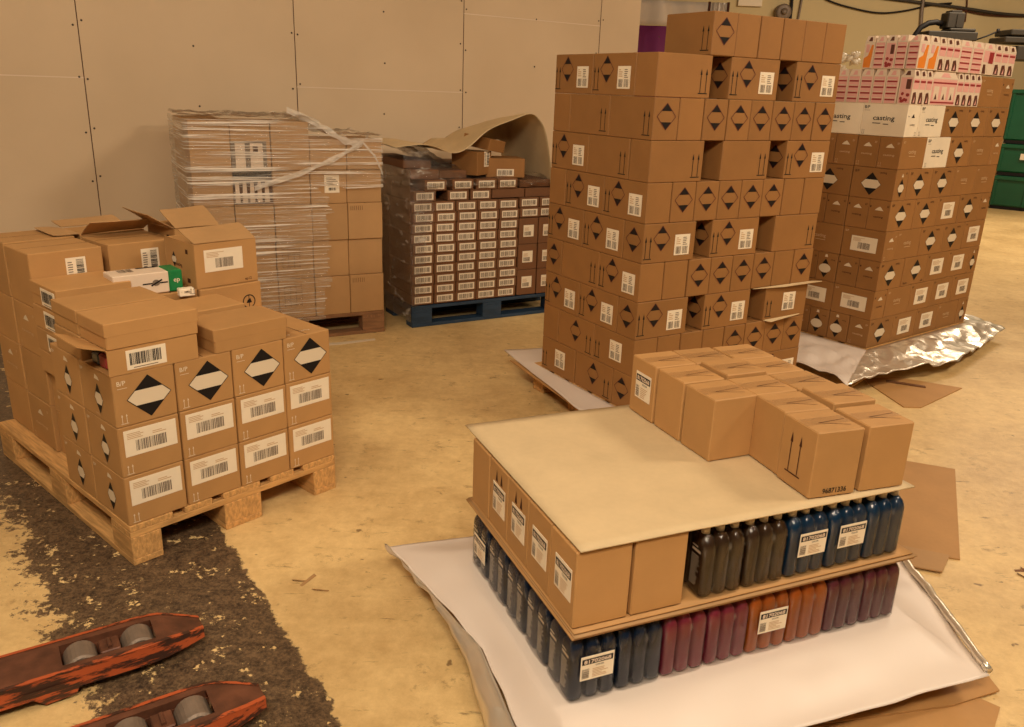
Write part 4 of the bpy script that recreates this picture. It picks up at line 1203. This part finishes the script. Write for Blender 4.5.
dd3 = {'d3': 'brown box with white-centred diamond', 'd3f': 'upside-down brown diamond box', 'k3': 'brown box with barcode sticker', 'k3w': 'brown box with wide barcode sticker', 't3': 'brown box with pale lettering',
       'd3n': 'narrow box end with small diamond', 'cap': 'narrow box end with white cap symbol', 'captan': 'narrow brown box end, pale print', 'w3': 'white box with black lettering', 'w3n': 'narrow white box end', 'oval': 'narrow box end with white oval'}
for k in range(8):
    z = Z3 + k * H3
    even = k % 2 == 0
    a = 0.0
    for i in range(5):
        w = (L3 if i < 4 else S3) if even else (S3 if i == 0 else L3)
        d = (S3 if i < 4 else L3) if even else (L3 if i == 0 else S3)
        if even and i == 4: d = S3
        nm = AR[k][i]; white = nm in ('w3', 'w3n')
        mk = [('f', nm)]
        if i == 0: mk.append(('l', BR[k][0]))
        carton(T3, a, 0, z, w, d, H3, mk, '%s, %s up, %s from near corner, right stack' % (dd3[nm], ordn(k), ordn(i)), G3, card='card_white' if white else 'card_mid', style='plain')
        a += w
    b = S3 if even else L3
    for i in range(1, len(BR[k])):
        d = S3 if even else L3; nm = BR[k][i]; white = nm in ('w3', 'w3n')
        carton(T3, 0, b, z, L3 if even else S3, d, H3, [('l', nm)], '%s, %s up, left side %s, right stack' % (dd3[nm], ordn(k), ordn(i - 1)), G3, card='card_white' if white else 'card_mid', style='plain')
        b += d
z8 = Z3 + 8 * H3
carton(T3, .768, 0, z8, L3, S3, H3, [('f', 't3')], 'brown box beside the lower pink cartons, right stack top', G3, style='plain', card='card_mid')
carton(T3, .768 + L3, 0, z8, S3 + .02, L3, H3, [('f', 'cap')], 'narrow brown box at the far end of the top, right stack', G3, style='plain', card='card_mid')


# pink retail cartons
_PK = {}
def pink_mesh(kind, w, h, d, face, side=None):
    key = (kind, round(w, 3), round(h, 3), round(d, 3), face, side)
    if key in _PK: return _PK[key]
    mb = MB(); hh = h * .80
    if face == 'l': bx = (-d / 2, d / 2, -w / 2, w / 2)
    else: bx = (-w / 2, w / 2, -d / 2, d / 2)
    mb.box(bx[0], bx[1], bx[2], bx[3], 0, hh, SI['cream'], .001)
    # sloped shoulder
    x0, x1, y0, y1 = bx[0], bx[1], bx[2], bx[3]
    i0 = .16
    def sh(x, y): 
        if face == 'l': return (x, y)
        return (x, y)
    if face == 'l': tx0, tx1, ty0, ty1 = x0 + .008, x1 - .03, y0 + w * .12, y1 - w * .12
    else: tx0, tx1, ty0, ty1 = x0 + w * .12, x1 - w * .12, y0 + .008, y1 - .03
    base = [(x0, y0, hh), (x1, y0, hh), (x1, y1, hh), (x0, y1, hh)]; top = [(tx0, ty0, h), (tx1, ty0, h), (tx1, ty1, h), (tx0, ty1, h)]
    for i in range(4): mb.quad([base[i], base[(i + 1) % 4], top[(i + 1) % 4], top[i]], SI['cream'])
    mb.quad(top, SI['cream'])
    def decorate(kind, w, d, face):
        f = Face(mb, (-w / 2, -d / 2, 0), (1, 0, 0), (0, 0, 1), (0, -1, 0), w, hh) if face == 'f' else Face(mb, (-d / 2, w / 2, 0), (0, -1, 0), (0, 0, 1), (-1, 0, 0), w, hh)
        # shoulder decoration follows the slope
        if face == 'f': sl = Vector((0, .008, h - hh))
        else: sl = Vector((.008, 0, h - hh))
        g = Face(mb, f.O + Vector((0, 0, hh)), f.U, sl.normalized(), f.N, w, h - hh)
        g.poly([(w * .3, .006), (w * .7, .006), (w * .62, (h - hh) * .8), (w * .42, (h - hh) * .8)], 'hair' if kind in ('orange', 'berry', 'hair') else 'pink')
        if kind == 'stripe':
            f.rect(w * .08, hh * .02, w * .92, hh * .98, 'pink')
            for i in range(4): f.rect(w * .1, hh * (.12 + .22 * i), w * .9, hh * (.18 + .22 * i), 'crimson', .0003); f.rect(w * .1, hh * (.20 + .22 * i), w * .8, hh * (.225 + .22 * i), 'cream', .0003)
        elif kind == 'orange':
            f.poly([(w * .08, hh * .04), (w * .8, hh * .04), (w * .9, hh * .9), (w * .7, hh * .9), (w * .45, hh * .5), (w * .08, hh * .4)], 'orange'); f.rect(w * .2, hh * .62, w * .5, hh * .92, 'pink', .0003)
        elif kind == 'berry':
            f.rect(w * .08, hh * .04, w * .92, hh * .96, 'pink')
            r = random.Random(4)
            for i in range(9):
                c = (w * r.uniform(.2, .8), hh * r.uniform(.08, .4)); f.poly([(c[0] + .009 * math.cos(q), c[1] + .009 * math.sin(q)) for q in (0, 1, 2, 3, 4, 5)], 'crimson', .0003 + i * .0001)
            f.rect(w * .5, hh * .55, w * .85, hh * .9, 'hair', .0003)
        elif kind == 'hair':
            n = max(1, round(w / .068))
            for j in range(n):
                u = w * j / n; q = w / n
                f.rect(u + q * .06, hh * .55, u + q * .94, hh * .92, 'pink'); f.rect(u + q * .1, hh * .78, u + q * .9, hh * .86, 'crimson', .0003)
                f.poly([(u + q * .15, .004), (u + q * .85, .004), (u + q * .8, hh * .25), (u + q * .6, hh * .45), (u + q * .2, hh * .42)], 'hair'); f.poly([(u + q * .35, .01), (u + q * .6, .01), (u + q * .55, hh * .3)], 'pink', .0004)
                g.rect(u + q * .25, .004, u + q * .55, (h - hh) * .7, 'hair', .0004)
        elif kind == 'wide':
            f.rect(w * .03, hh * .03, w * .97, hh * .97, 'pink'); f.rect(w * .03, hh * .80, w * .97, hh * .86, 'crimson', .0003); f.rect(w * .03, hh * .08, w * .97, hh * .14, 'crimson', .0003)
            for i in range(3): f.rect(w * (.10 + .30 * i), hh * .20, w * (.30 + .30 * i), hh * .70, 'cream', .0003); f.poly([(w * (.15 + .3 * i), hh * .22), (w * (.25 + .3 * i), hh * .22), (w * (.2 + .3 * i), hh * .45)], 'hair', .0006)
        elif kind == 'photo':
            f.rect(w * .05, hh * .5, w * .95, hh * .95, 'pink'); f.rect(w * .5, hh * .45, w * .9, hh * .9, 'crimson', .0003); f.poly([(w * .1, .004), (w * .4, .004), (w * .3, hh * .4), (w * .1, hh * .4)], 'hair', .0003); f.poly([(w * (.65 + .22 * math.cos(q * .7)), hh * (.24 + .18 * math.sin(q * .7))) for q in range(9)], 'cream', .0005)

    decorate(kind, w, d, face)
    if side: decorate(side, d, w, 'l')
    _PK[key] = mb.mesh('retail_carton', slots()); return _PK[key]
kname = {'stripe': 'pink striped retail carton', 'orange': 'retail carton with orange picture', 'berry': 'retail carton with red berries picture', 'hair': 'retail carton with brown hair picture', 'wide': 'wide pink retail carton', 'photo': 'pink retail carton with photo print'}
def pinkrow(z, h, items, face, start, row, depth=.075, corner=None):
    pos = start
    for n_, (kind, w) in enumerate(items):
        me = pink_mesh(kind, w - .003, h, depth, face, corner if n_ == 0 else None)
        loc = T3.pt(pos + w / 2, depth / 2, z) if face == 'f' else T3.pt(depth / 2, pos + w / 2, z)
        o = link('retail_carton', me, None, loc, T3.yaw + random.uniform(-.01, .01))
        tag(o, '%s, %s row, %s %s the near corner, right stack' % (kname[kind], row, ordn(n_), 'right of' if face == 'f' else 'left of'), 'carton', 'retail cartons on top of the right stack')
        pos += w
hw = .0665
pinkrow(z8, .178, [('hair', hw)] * 3 + [('wide', .28)] + [('hair', .0715)] * 4, 'f', .0, 'lower', corner='berry')
pinkrow(z8, .178, [('stripe', .0755)] * 6, 'l', .080, 'lower')
z9 = z8 + .180
mbp = MB(); 
pinkrow(z9, .17, [('orange', .103)] * 2 + [('hair', .078)] * 3 + [('stripe', .14)] * 2 + [('photo', .14)] + [('hair', .09)] * 3, 'f', .0, 'upper', depth=.062, corner='stripe')
pinkrow(z9, .17, [('stripe', .062), ('berry', .062), ('stripe', .062), ('orange', .062)], 'l', .066, 'upper', depth=.10)

# foil sheet under the right stack: pale paper side out to the left, silver side up in front
inn = [(-.01, -.01, .1425), (.6, -.01, .1425), (1.21, -.01, .1425), (1.21, .40, .1425), (1.21, .81, .1425), (-.01, .81, .1425), (-.01, .42, .1425)]
out = [(-.53, -.22, .10), (.50, -.32, .075), (1.50, -.15, .09), (1.60, .12, .10), (1.35, .85, .12), (-.30, .85, .12), (-.42, .20, .105)]
s3 = ring_sheet('foil_sheet', T3, inn, out, 18, 16, .028, 6, ('sheet', 'foil'), [1, 1, 1, 1, 0, 0, 0], .002, False, None, .03)
tag(s3, 'crumpled silver foil sheet under the right stack, pale at left', 'sheet')
mb = MB(); pts = [T3.pt(*p) for p in [(-.46, -.20, .055), (.1, -.13, .10), (.5, -.08, .11), (.5, -.02, .12), (-.05, -.05, .12)]]; mb.quad(pts)
o = link('cardboard_pad', mb.mesh('cardboard_pad', [M['card']])); so = o.modifiers.new('thickness', 'SOLIDIFY'); so.thickness = .006
tag(o, 'brown cardboard pad under the foil sheet, right stack', 'cardboard')

#@@N4
# ================================================================== NEAR STACK OF BOTTLES AND BOXES
N4 = Stack(.161, 1.585, math.radians(23.3))
pallet(N4, .02, .02, 1.0, .66, M['wood'], 'wooden pallet hidden under the white sheet, near stack', True)
# white sheet with silver back
inn = [(-.02, -.02, .1445), (.5, -.02, .1445), (1.06, -.02, .1445), (1.06, .35, .1445), (1.06, .71, .1445), (-.02, .71, .1445), (-.02, .35, .1445)]
out = [(-.13, -.26, .07), (.50, -.20, .085), (1.13, -.235, .095), (1.33, .24, .115), (1.30, .75, .12), (-.20, .89, .11), (-.09, .33, .10)]
s4 = ring_sheet('ground_sheet', N4, inn, out, 16, 18, .012, 4, ('sheet',), None, .002, True)
tag(s4, 'large white coated sheet under the near bottle stack', 'sheet')
# silver edges turned over
def edge_roll(pts, rad, label, par):
    mb = MB(); q = []
    for i in range(len(pts) - 1):
        for k in range(8): q.append(Vector(pts[i]).lerp(Vector(pts[i + 1]), k / 8))
    q.append(Vector(pts[-1])); rr = []
    for i, p in enumerate(q):
        w_ = N4.pt(p.x, p.y, p.z + .006 * noise.noise(Vector((i * .5, 0, 0)))); q[i] = w_
        rr.append(rad * (.8 + .5 * abs(noise.noise(Vector((i * .35, 2, 0))))))
    mb.tube(q, rr, 12)
    link('silver_edge', mb.mesh('silver_edge', [M['foil']], True), par)
edge_roll([(1.335, .25, .122), (1.27, .08, .115), (1.20, -.08, .108), (1.135, -.225, .10)], .0125, 'x', s4)
def curl(u, v):        # silver underside curling down along the left edge
    a0, b0, z0 = Vector((-.205, .90, .112)).lerp(Vector((-.095, .33, .098)), min(1, u * 1.6)) if u < .625 else Vector((-.095, .33, .098)).lerp(Vector((-.135, -.25, .07)), (u - .625) / .375)
    ww = .006 + .065 * smooth01(max(0, u - .25) / .75) + .01 * noise.noise(Vector((u * 14, 0, 0)))
    x = a0 - ww * math.sin(v * 1.5); z = z0 - ww * (1 - math.cos(v * 1.9)) * .7 + .004 * noise.noise(Vector((u * 20, v * 3, 0)))
    p = N4.pt(x, b0 + .01 * noise.noise(Vector((u * 9, v, 3))), max(.006, z)); return (p.x, p.y, p.z)
grid_obj('silver_edge', curl, 60, 8, M['foil'], s4, .0012)
mb = MB()
for i in range(2):
    pass
def flat_board(name, pts, z, mat, label, th=.005, group=None):
    mb = MB(); mb.quad([(x, y, z) for x, y in pts]); o = link(name, mb.mesh(name, [M[mat]])); so = o.modifiers.new('thickness', 'SOLIDIFY'); so.thickness = th; so.offset = 1
    return tag(o, label, 'cardboard', group)
flat_board('cardboard_sheet', [(.45, 1.60), (1.27, 1.72), (1.33, 1.80), (1.18, 1.93), (.6, 1.9)], .001, 'card', 'flat brown cardboard under the front edge of the white sheet')
flat_board('cardboard_sheet', [(.60, 1.66), (1.20, 1.795), (1.36, 1.86), (1.36, 2.10), (1.0, 2.1)], .007, 'card', 'second flat cardboard piece at the bottom right of the sheet')
flat_board('cardboard_sheet', [(1.40, 2.60), (1.60, 2.545), (1.96, 3.30), (1.75, 3.38)], .001, 'card', 'large flat brown cardboard lying right of the near stack')
flat_board('cardboard_sheet', [(1.33, 2.50), (1.49, 2.45), (1.57, 2.56), (1.42, 2.62)], .007, 'card_light', 'small folded cardboard piece right of the bottles')
flat_board('cardboard_sheet', [(2.02, 4.50), (2.07, 4.06), (2.16, 4.06), (2.55, 4.40), (2.25, 4.55)], .001, 'card', 'flat brown cardboard on the floor before the foil sheet')
flat_board('cardboard_slip', [(2.14, 4.45), (2.33, 4.37), (2.335, 4.395), (2.15, 4.475)], .008, 'card_dark', 'thin dark strip lying on the floor cardboard')

# bottles: one bottle mesh per colour, two kinds of pack
def bottle_mesh(matname):
    mb = MB(); n = 20
    prof_ = [(0, .72), (.004, .93), (.010, 1.0), (.130, 1.0), (.144, .93), (.155, .76), (.161, .54), (.164, .42)]
    for z, s_ in prof_:
        for k in range(n):
            a = 2 * PI * k / n; ca, sa = math.cos(a), math.sin(a); e = .55
            x = math.copysign(abs(ca) ** e, ca) * .0195 * s_; y = math.copysign(abs(sa) ** e, sa) * .031 * (s_ if z < .14 else s_ * .98)
            mb.v.append((x, y, z))
    for i in range(len(prof_) - 1):
        for k in range(n):
            mb.f.append((i * n + k, i * n + (k + 1) % n, (i + 1) * n + (k + 1) % n, (i + 1) * n + k)); mb.m.append(1 if (i < 1 and matname == 'bot_magenta') else 0)
    mb.f.append(tuple(reversed(range(n)))); mb.m.append(0)
    t = (len(prof_) - 1) * n; mb.f.append(tuple(t + k for k in range(n))); mb.m.append(0)
    me = mb.mesh('bottle', [M[matname], M['clearbase']], True)
    return me
def bottle_print():
    mb = MB()
    for sx in (-1,):
        f = Face(mb, (-.0197, .024, .02), (0, -1, 0), (0, 0, 1), (-1, 0, 0), .048, .12, .0002)
        r = random.Random(3)
        for i in range(15): f.rect(.006, .006 + .0056 * i, .006 + .034 * r.uniform(.6, 1), .0078 + .0056 * i, 'paper')
        f.rect(.006, .096, .040, .103, 'white'); f.rect(.006, .108, .028, .112, 'white')
    return mb.mesh('print', slots())
def cap_mesh():
    mb = MB(); mb.tube([(0, 0, .164), (0, 0, .165), (0, 0, .178), (0, 0, .180)], [.007, .0105, .0105, .0085], 16); return mb.mesh('cap', [M['cap']], True)
BM = {k: bottle_mesh(k) for k in ('bot_blue', 'bot_navy', 'bot_brown', 'bot_magenta', 'bot_orange', 'bot_plum')}
CAPM, PRM = cap_mesh(), bottle_print()
def film_box():
    mb = MB(); w, d = .064, .0675
    prof_ = [(0.0, 1.0), (.004, 1.01), (.10, 1.005), (.144, .99), (.160, .88), (.168, .78)]
    n = 28
    for z, s_ in prof_:
        for k in range(n):
            a = 2 * PI * k / n; ca, sa = math.cos(a), math.sin(a); e = .30
            q = s_ * (1 + .012 * noise.noise(Vector((ca * 4, sa * 4, z * 40))))
            mb.v.append((math.copysign(abs(ca) ** e, ca) * w * q, math.copysign(abs(sa) ** e, sa) * d * q, z))
    for i in range(len(prof_) - 1):
        for k in range(n): mb.f.append((i * n + k, i * n + (k + 1) % n, (i + 1) * n + (k + 1) % n, (i + 1) * n + k)); mb.m.append(0)
    return mb.mesh('shrink_film', [M['packfilm']], True)
FB = film_box()
def pack(a, b, z, colour, label, sticker_on=False, stl=False, cname=''):
    root = bpy.data.objects.new('bottle_pack', None); COL.objects.link(root)
    root.location = N4.pt(a + .0645, b + .0665, z); root.rotation_euler = (0, 0, N4.yaw + random.uniform(-.012, .012))
    tag(root, label, 'bottles', 'shrink-wrapped six-bottle packs in the near stack')
    for i in range(3):
        for j in range(2):
            o = link('bottle', BM[colour], root, (-.0425 + .0425 * i, -.0325 + .065 * j, .0005))
            link('cap', CAPM, o)
            if i == 0: link('print', PRM, o)
    link('shrink_film', FB, root)
    if sticker_on: link('label', sticker('pack')[0], root, (-.040, -.0695, .062))
    if stl: link('label', sticker('pack')[0], root, (-.0665, .030, .05), -PI / 2)
ZB = .1475
cols = [('bot_navy', 'navy', True), ('bot_navy', 'navy', False), ('bot_magenta', 'magenta', False), ('bot_magenta', 'magenta', False), ('bot_orange', 'orange', True), ('bot_orange', 'orange', False), ('bot_plum', 'plum', False), ('bot_plum', 'plum', False)]
for i, (c_, nm, stk_) in enumerate(cols):
    pos = 'at the near left corner' if i == 0 else '%s along the front' % ordn(i)
    pack(i * .1285, 0, ZB, c_, '%s bottle pack in the lower layer, %s%s' % (nm, pos, ', with sticker' if stk_ else ''), stk_)
for j in range(1, 5):
    pack(0, j * .135, ZB, 'bot_navy', 'navy bottle pack in the lower layer, %s behind the left corner' % ordn(j - 1), False, j == 4)
    pack(7 * .1285, j * .135, ZB, 'bot_plum', 'plum bottle pack in the lower layer, right side, %s behind the corner' % ordn(j - 1))
# layer pads
def pad(name, a0, a1, b0, b1, z, th, mat, label, warp=.004, lip=0):
    def fn(u, v):
        a = a0 + (a1 - a0) * u; b = b0 + (b1 - b0) * v
        w_ = N4.pt(a, b, z + warp * noise.noise(Vector((a * 3, b * 3, z * 10)))); return (w_.x, w_.y, w_.z)
    o = grid_obj(name, fn, 24, 18, M[mat], None, th)
    return tag(o, label, 'cardboard')
pad('layer_pad', -.006, 1.045, -.010, .705, ZB + .1885, .004, 'card', 'brown cardboard pad resting on the lower bottles', .002)
pad('layer_pad', -.002, 1.050, -.014, .700, ZB + .1945, .003, 'card_light', 'upper of the two pads between bottles and boxes', .002)
pad('tray', .0, 1.04, -.006, .69, ZB + .2005, .003, 'card', 'thin cardboard tray under the second layer of boxes', .001)
ZM = ZB + .2045
GN = 'boxes in the second layer of the near stack'
for j in range(5):
    mk = [('l', ['box', 'box', 'uptri', 'uptri', 'none'][j])]
    if j == 0: mk.append(('f', 'none'))
    carton(N4, 0, .003 + j * .1345, ZM, .147, .1345, .200, mk, 'brown box%s, left side of near stack, %s from the near corner' % ('' if j == 4 else ' with black-banded sticker', ordn(j)), GN, style='plain')
carton(N4, .150, .003, ZM, .147, .1345, .200, [], 'plain brown box right of the corner box, near stack front', GN, style='plain')
mc = [('bot_brown', 'black-brown', False), ('bot_brown', 'black-brown', False), ('bot_blue', 'blue', True), ('bot_blue', 'blue', True), ('bot_blue', 'blue', False)]
for i, (c_, nm, stk_) in enumerate(mc):
    pack(.345 + i * .1315, .004, ZM, c_, '%s bottle pack in the upper bottle row, %s from the boxes%s' % (nm, ordn(i), ', with sticker' if stk_ else ''), stk_)
for j in range(1, 5):
    pack(.345 + 4 * .1315, .004 + j * .135, ZM, 'bot_blue', 'blue bottle pack in the upper layer, right side, %s behind the corner' % ordn(j - 1))
ZS = ZM + .2025
def topsheet(u, v):
    a = .004 + .992 * u; b = -.004 + .755 * v
    z = ZS + .0045 + .010 * max(0, (.25 - u)) * 2 * (1 - v) + .004 * noise.noise(Vector((a * 3, b * 3, 5))) - max(0, u - .3) * .012 * (1 - v)
    w_ = N4.pt(a, b, max(min(z, ZS + .005), ZS + .002)); return (w_.x, w_.y, w_.z)
tp = grid_obj('top_sheet', topsheet, 30, 22, M['card_pad'], None, .004)
tag(tp, 'large pale cardboard sheet on the near stack, carrying the upper boxes', 'cardboard')
# upper boxes
GU = 'upper boxes on the pale cardboard sheet'
ZU = ZS + .0065; HU = .182
colname = ['left', 'middle', 'right']
def tape_on(o, w, d, h, turn):
    mb = MB()
    t = .0006
    if turn: mb.box(-w / 2 + .002, w / 2 - .002, -.021, .021, h - .0008, h + .0008)
    else: mb.box(-.021, .021, -d / 2 + .002, d / 2 - .002, h - .0008, h + .0008)
    link('tape', mb.mesh('tape', [M['tape']]), o)
def p_topv(f):
    f.line((f.w * .30, f.h * .42), (f.w * .92, f.h * .50), .0016, 'ink'); f.line((f.w * .30, f.h * .42), (f.w * .86, f.h * .22), .0016, 'ink'); return []
PR['topv'] = p_topv
for ci in range(3):
    a0 = .545 + ci * .1465
    js = range(2, 5) if ci == 0 else range(5)
    for j in js:
        b0 = .008 + j * .1425
        mk = [('t', 'topv')]
        if ci == 0 and j == 4: mk.append(('l', 'box'))
        if ci == 1 and j == 0: mk += [('l', 'bigarrow'), ('f', 'num')]
        zz = HU + (.010 if (ci, j) in ((2, 1), (1, 3)) else 0)
        turned = ci > 0 and j < 2      # the front pairs stand slightly askew
        o = carton(N4, a0 - ((.026, .009) if ci == 1 else (.014, .006))[min(j, 1)] * turned, b0 + (.010 - .010 * (ci - 1)) * turned, ZU, .146, .140, zz, mk, 'taped brown box on the sheet, %s column, %s from the front' % (colname[ci], ordn(j)), GU, style='plain', jit=2.5, gap=.005, rot=-.075 if turned else 0)
        tape_on(o, .141, .135, zz - .0012, True)

#@@FORK
# ================================================================== PALLET TRUCK FORKS
FK = Stack(-.600, 1.700, math.radians(34))    # tip of the nearer fork, a along the fork towards the tip
tr = bpy.data.objects.new('pallet_truck', None); COL.objects.link(tr); tr.location = FK.pt(-.5, .18, 0); tr.rotation_euler = (0, 0, FK.yaw)
tag(tr, 'worn orange pallet truck forks lying at the bottom left', 'pallet truck')
def fork(off, along):
    # local: x along the fork, tip at x=.5+along ; y offset
    def outline(x):                       # half width along the fork
        t = x / 1.05
        if t > .86: return .075 - .045 * ((t - .86) / .14) ** 1.5
        return .075
    X0 = .5 + along - 1.05
    mb = MB(); n = 42; hl = []
    slot = (.70, .935)                     # roller opening
    top, bot = .082, .030
    xs = [1.05 * i / n for i in range(n + 1)]
    def addq(pts, m=0): mb.quad([(X0 + p[0], off + p[1], p[2]) for p in pts], m)
    for i in range(n):
        x0, x1 = xs[i], xs[i + 1]; w0, w1 = outline(x0), outline(x1)
        zt0 = top - max(0, (x0 / 1.05 - .9)) * .25; zt1 = top - max(0, (x1 / 1.05 - .9)) * .25
        inside = slot[0] < (x0 + x1) / 2 < slot[1]
        if inside:
            addq([(x0, -w0, zt0), (x1, -w1, zt1), (x1, -.045, zt1), (x0, -.045, zt0)], 1); addq([(x0, .045, zt0), (x1, .045, zt1), (x1, w1, zt1), (x0, w0, zt0)], 1)
            addq([(x0, -.045, zt0), (x1, -.045, zt1), (x1, -.045, .02), (x0, -.045, .02)], 1); addq([(x0, .045, .02), (x1, .045, .02), (x1, .045, zt1), (x0, .045, zt0)], 1)
        else: addq([(x0, -w0, zt0), (x1, -w1, zt1), (x1, w1, zt1), (x0, w0, zt0)], 1)
        addq([(x0, w0, zt0), (x1, w1, zt1), (x1, w1 + .004, bot), (x0, w0 + .004, bot)]); addq([(x0, -w0 - .004, bot), (x1, -w1 - .004, bot), (x1, -w1, zt1), (x0, -w0, zt0)])
        # pale lip along the top edges
        addq([(x0, -w0 - .002, zt0 + .001), (x1, -w1 - .002, zt1 + .001), (x1, -w1 + .010, zt1 + .002), (x0, -w0 + .010, zt0 + .002)]); addq([(x0, w0 - .010, zt0 + .002), (x1, w1 - .010, zt1 + .002), (x1, w1 + .002, zt1 + .001), (x0, w0 + .002, zt0 + .001)])
    w1 = outline(1.05); addq([(1.05, -w1, .056), (1.05, -w1, bot), (1.05, w1, bot), (1.05, w1, .056)]); addq([(slot[0], -.045, top), (slot[0], .045, top), (slot[0], .045, .02), (slot[0], -.045, .02)], 1); addq([(slot[1], -.045, .02), (slot[1], .045, .02), (slot[1], .045, top), (slot[1], -.045, top)], 1)
    # bracket hanging below the outer edge
    for s_ in (-1, 1):
        addq([(.60, s_ * .080, .055), (.74, s_ * .080, .055), (.72, s_ * .080, .012), (.65, s_ * .080, .008)])
    fk = link('fork', mb.mesh('fork', [M['orange_paint'], M['fork_top']]), tr)
    for xr in (.745, .885):
        mr = MB(); mr.tube([(X0 + xr, off - .040, .047), (X0 + xr, off - .034, .047), (X0 + xr, off + .034, .047), (X0 + xr, off + .040, .047)], [.036, .041, .041, .036], 24)
        link('roller', mr.mesh('roller', [M['steel']], False), fk)
    mr = MB(); mr.box(X0 + .79, X0 + .84, off - .030, off + .030, .045, .076, 0, .003); mr.box(X0 + .70, X0 + .93, off - .044, off - .041, .03, .06); mr.box(X0 + .70, X0 + .93, off + .041, off + .044, .03, .06); mr.tube([(X0 + .815, off - .02, .078), (X0 + .815, off + .02, .078)], .006, 8); link('roller_bracket', mr.mesh('roller_bracket', [M['fork_top']]), fk)
fork(-.18, 0.0)
fork(.185, -.06)

# small litter
flat_board('plastic_strip', [(-1.30, 4.72), (-1.05, 4.80), (-.86, 4.92), (-.87, 4.95), (-1.07, 4.84), (-1.31, 4.76)], .001, 'white', 'white plastic strip on the floor before the wrapped pallet', .003)
mb = MB(); r = random.Random(8)
def scrap(x, y, n, size, mat, label):
    mb = MB(); r = random.Random(int(x * 100))
    for i in range(n):
        cx, cy = x + r.uniform(-size, size), y + r.uniform(-size, size) * .6; a = r.uniform(0, PI); l = r.uniform(.02, .05); c, s_ = math.cos(a), math.sin(a)
        mb.quad([(cx - l * c, cy - l * s_, .001), (cx + l * c, cy + l * s_, .001), (cx + l * c - .01 * s_, cy + l * s_ + .01 * c, .006), (cx - l * c - .01 * s_, cy - l * s_ + .01 * c, .003)])
    tag(link('scrap', mb.mesh('scrap', [M[mat]])), label, 'litter')
scrap(1.83, 2.47, 6, .05, 'card_dark', 'small brown scraps on the floor at the right')
scrap(-.62, 1.30 + .95, 3, .05, 'card_light', 'pale flake on the worn floor by the near left pallet')
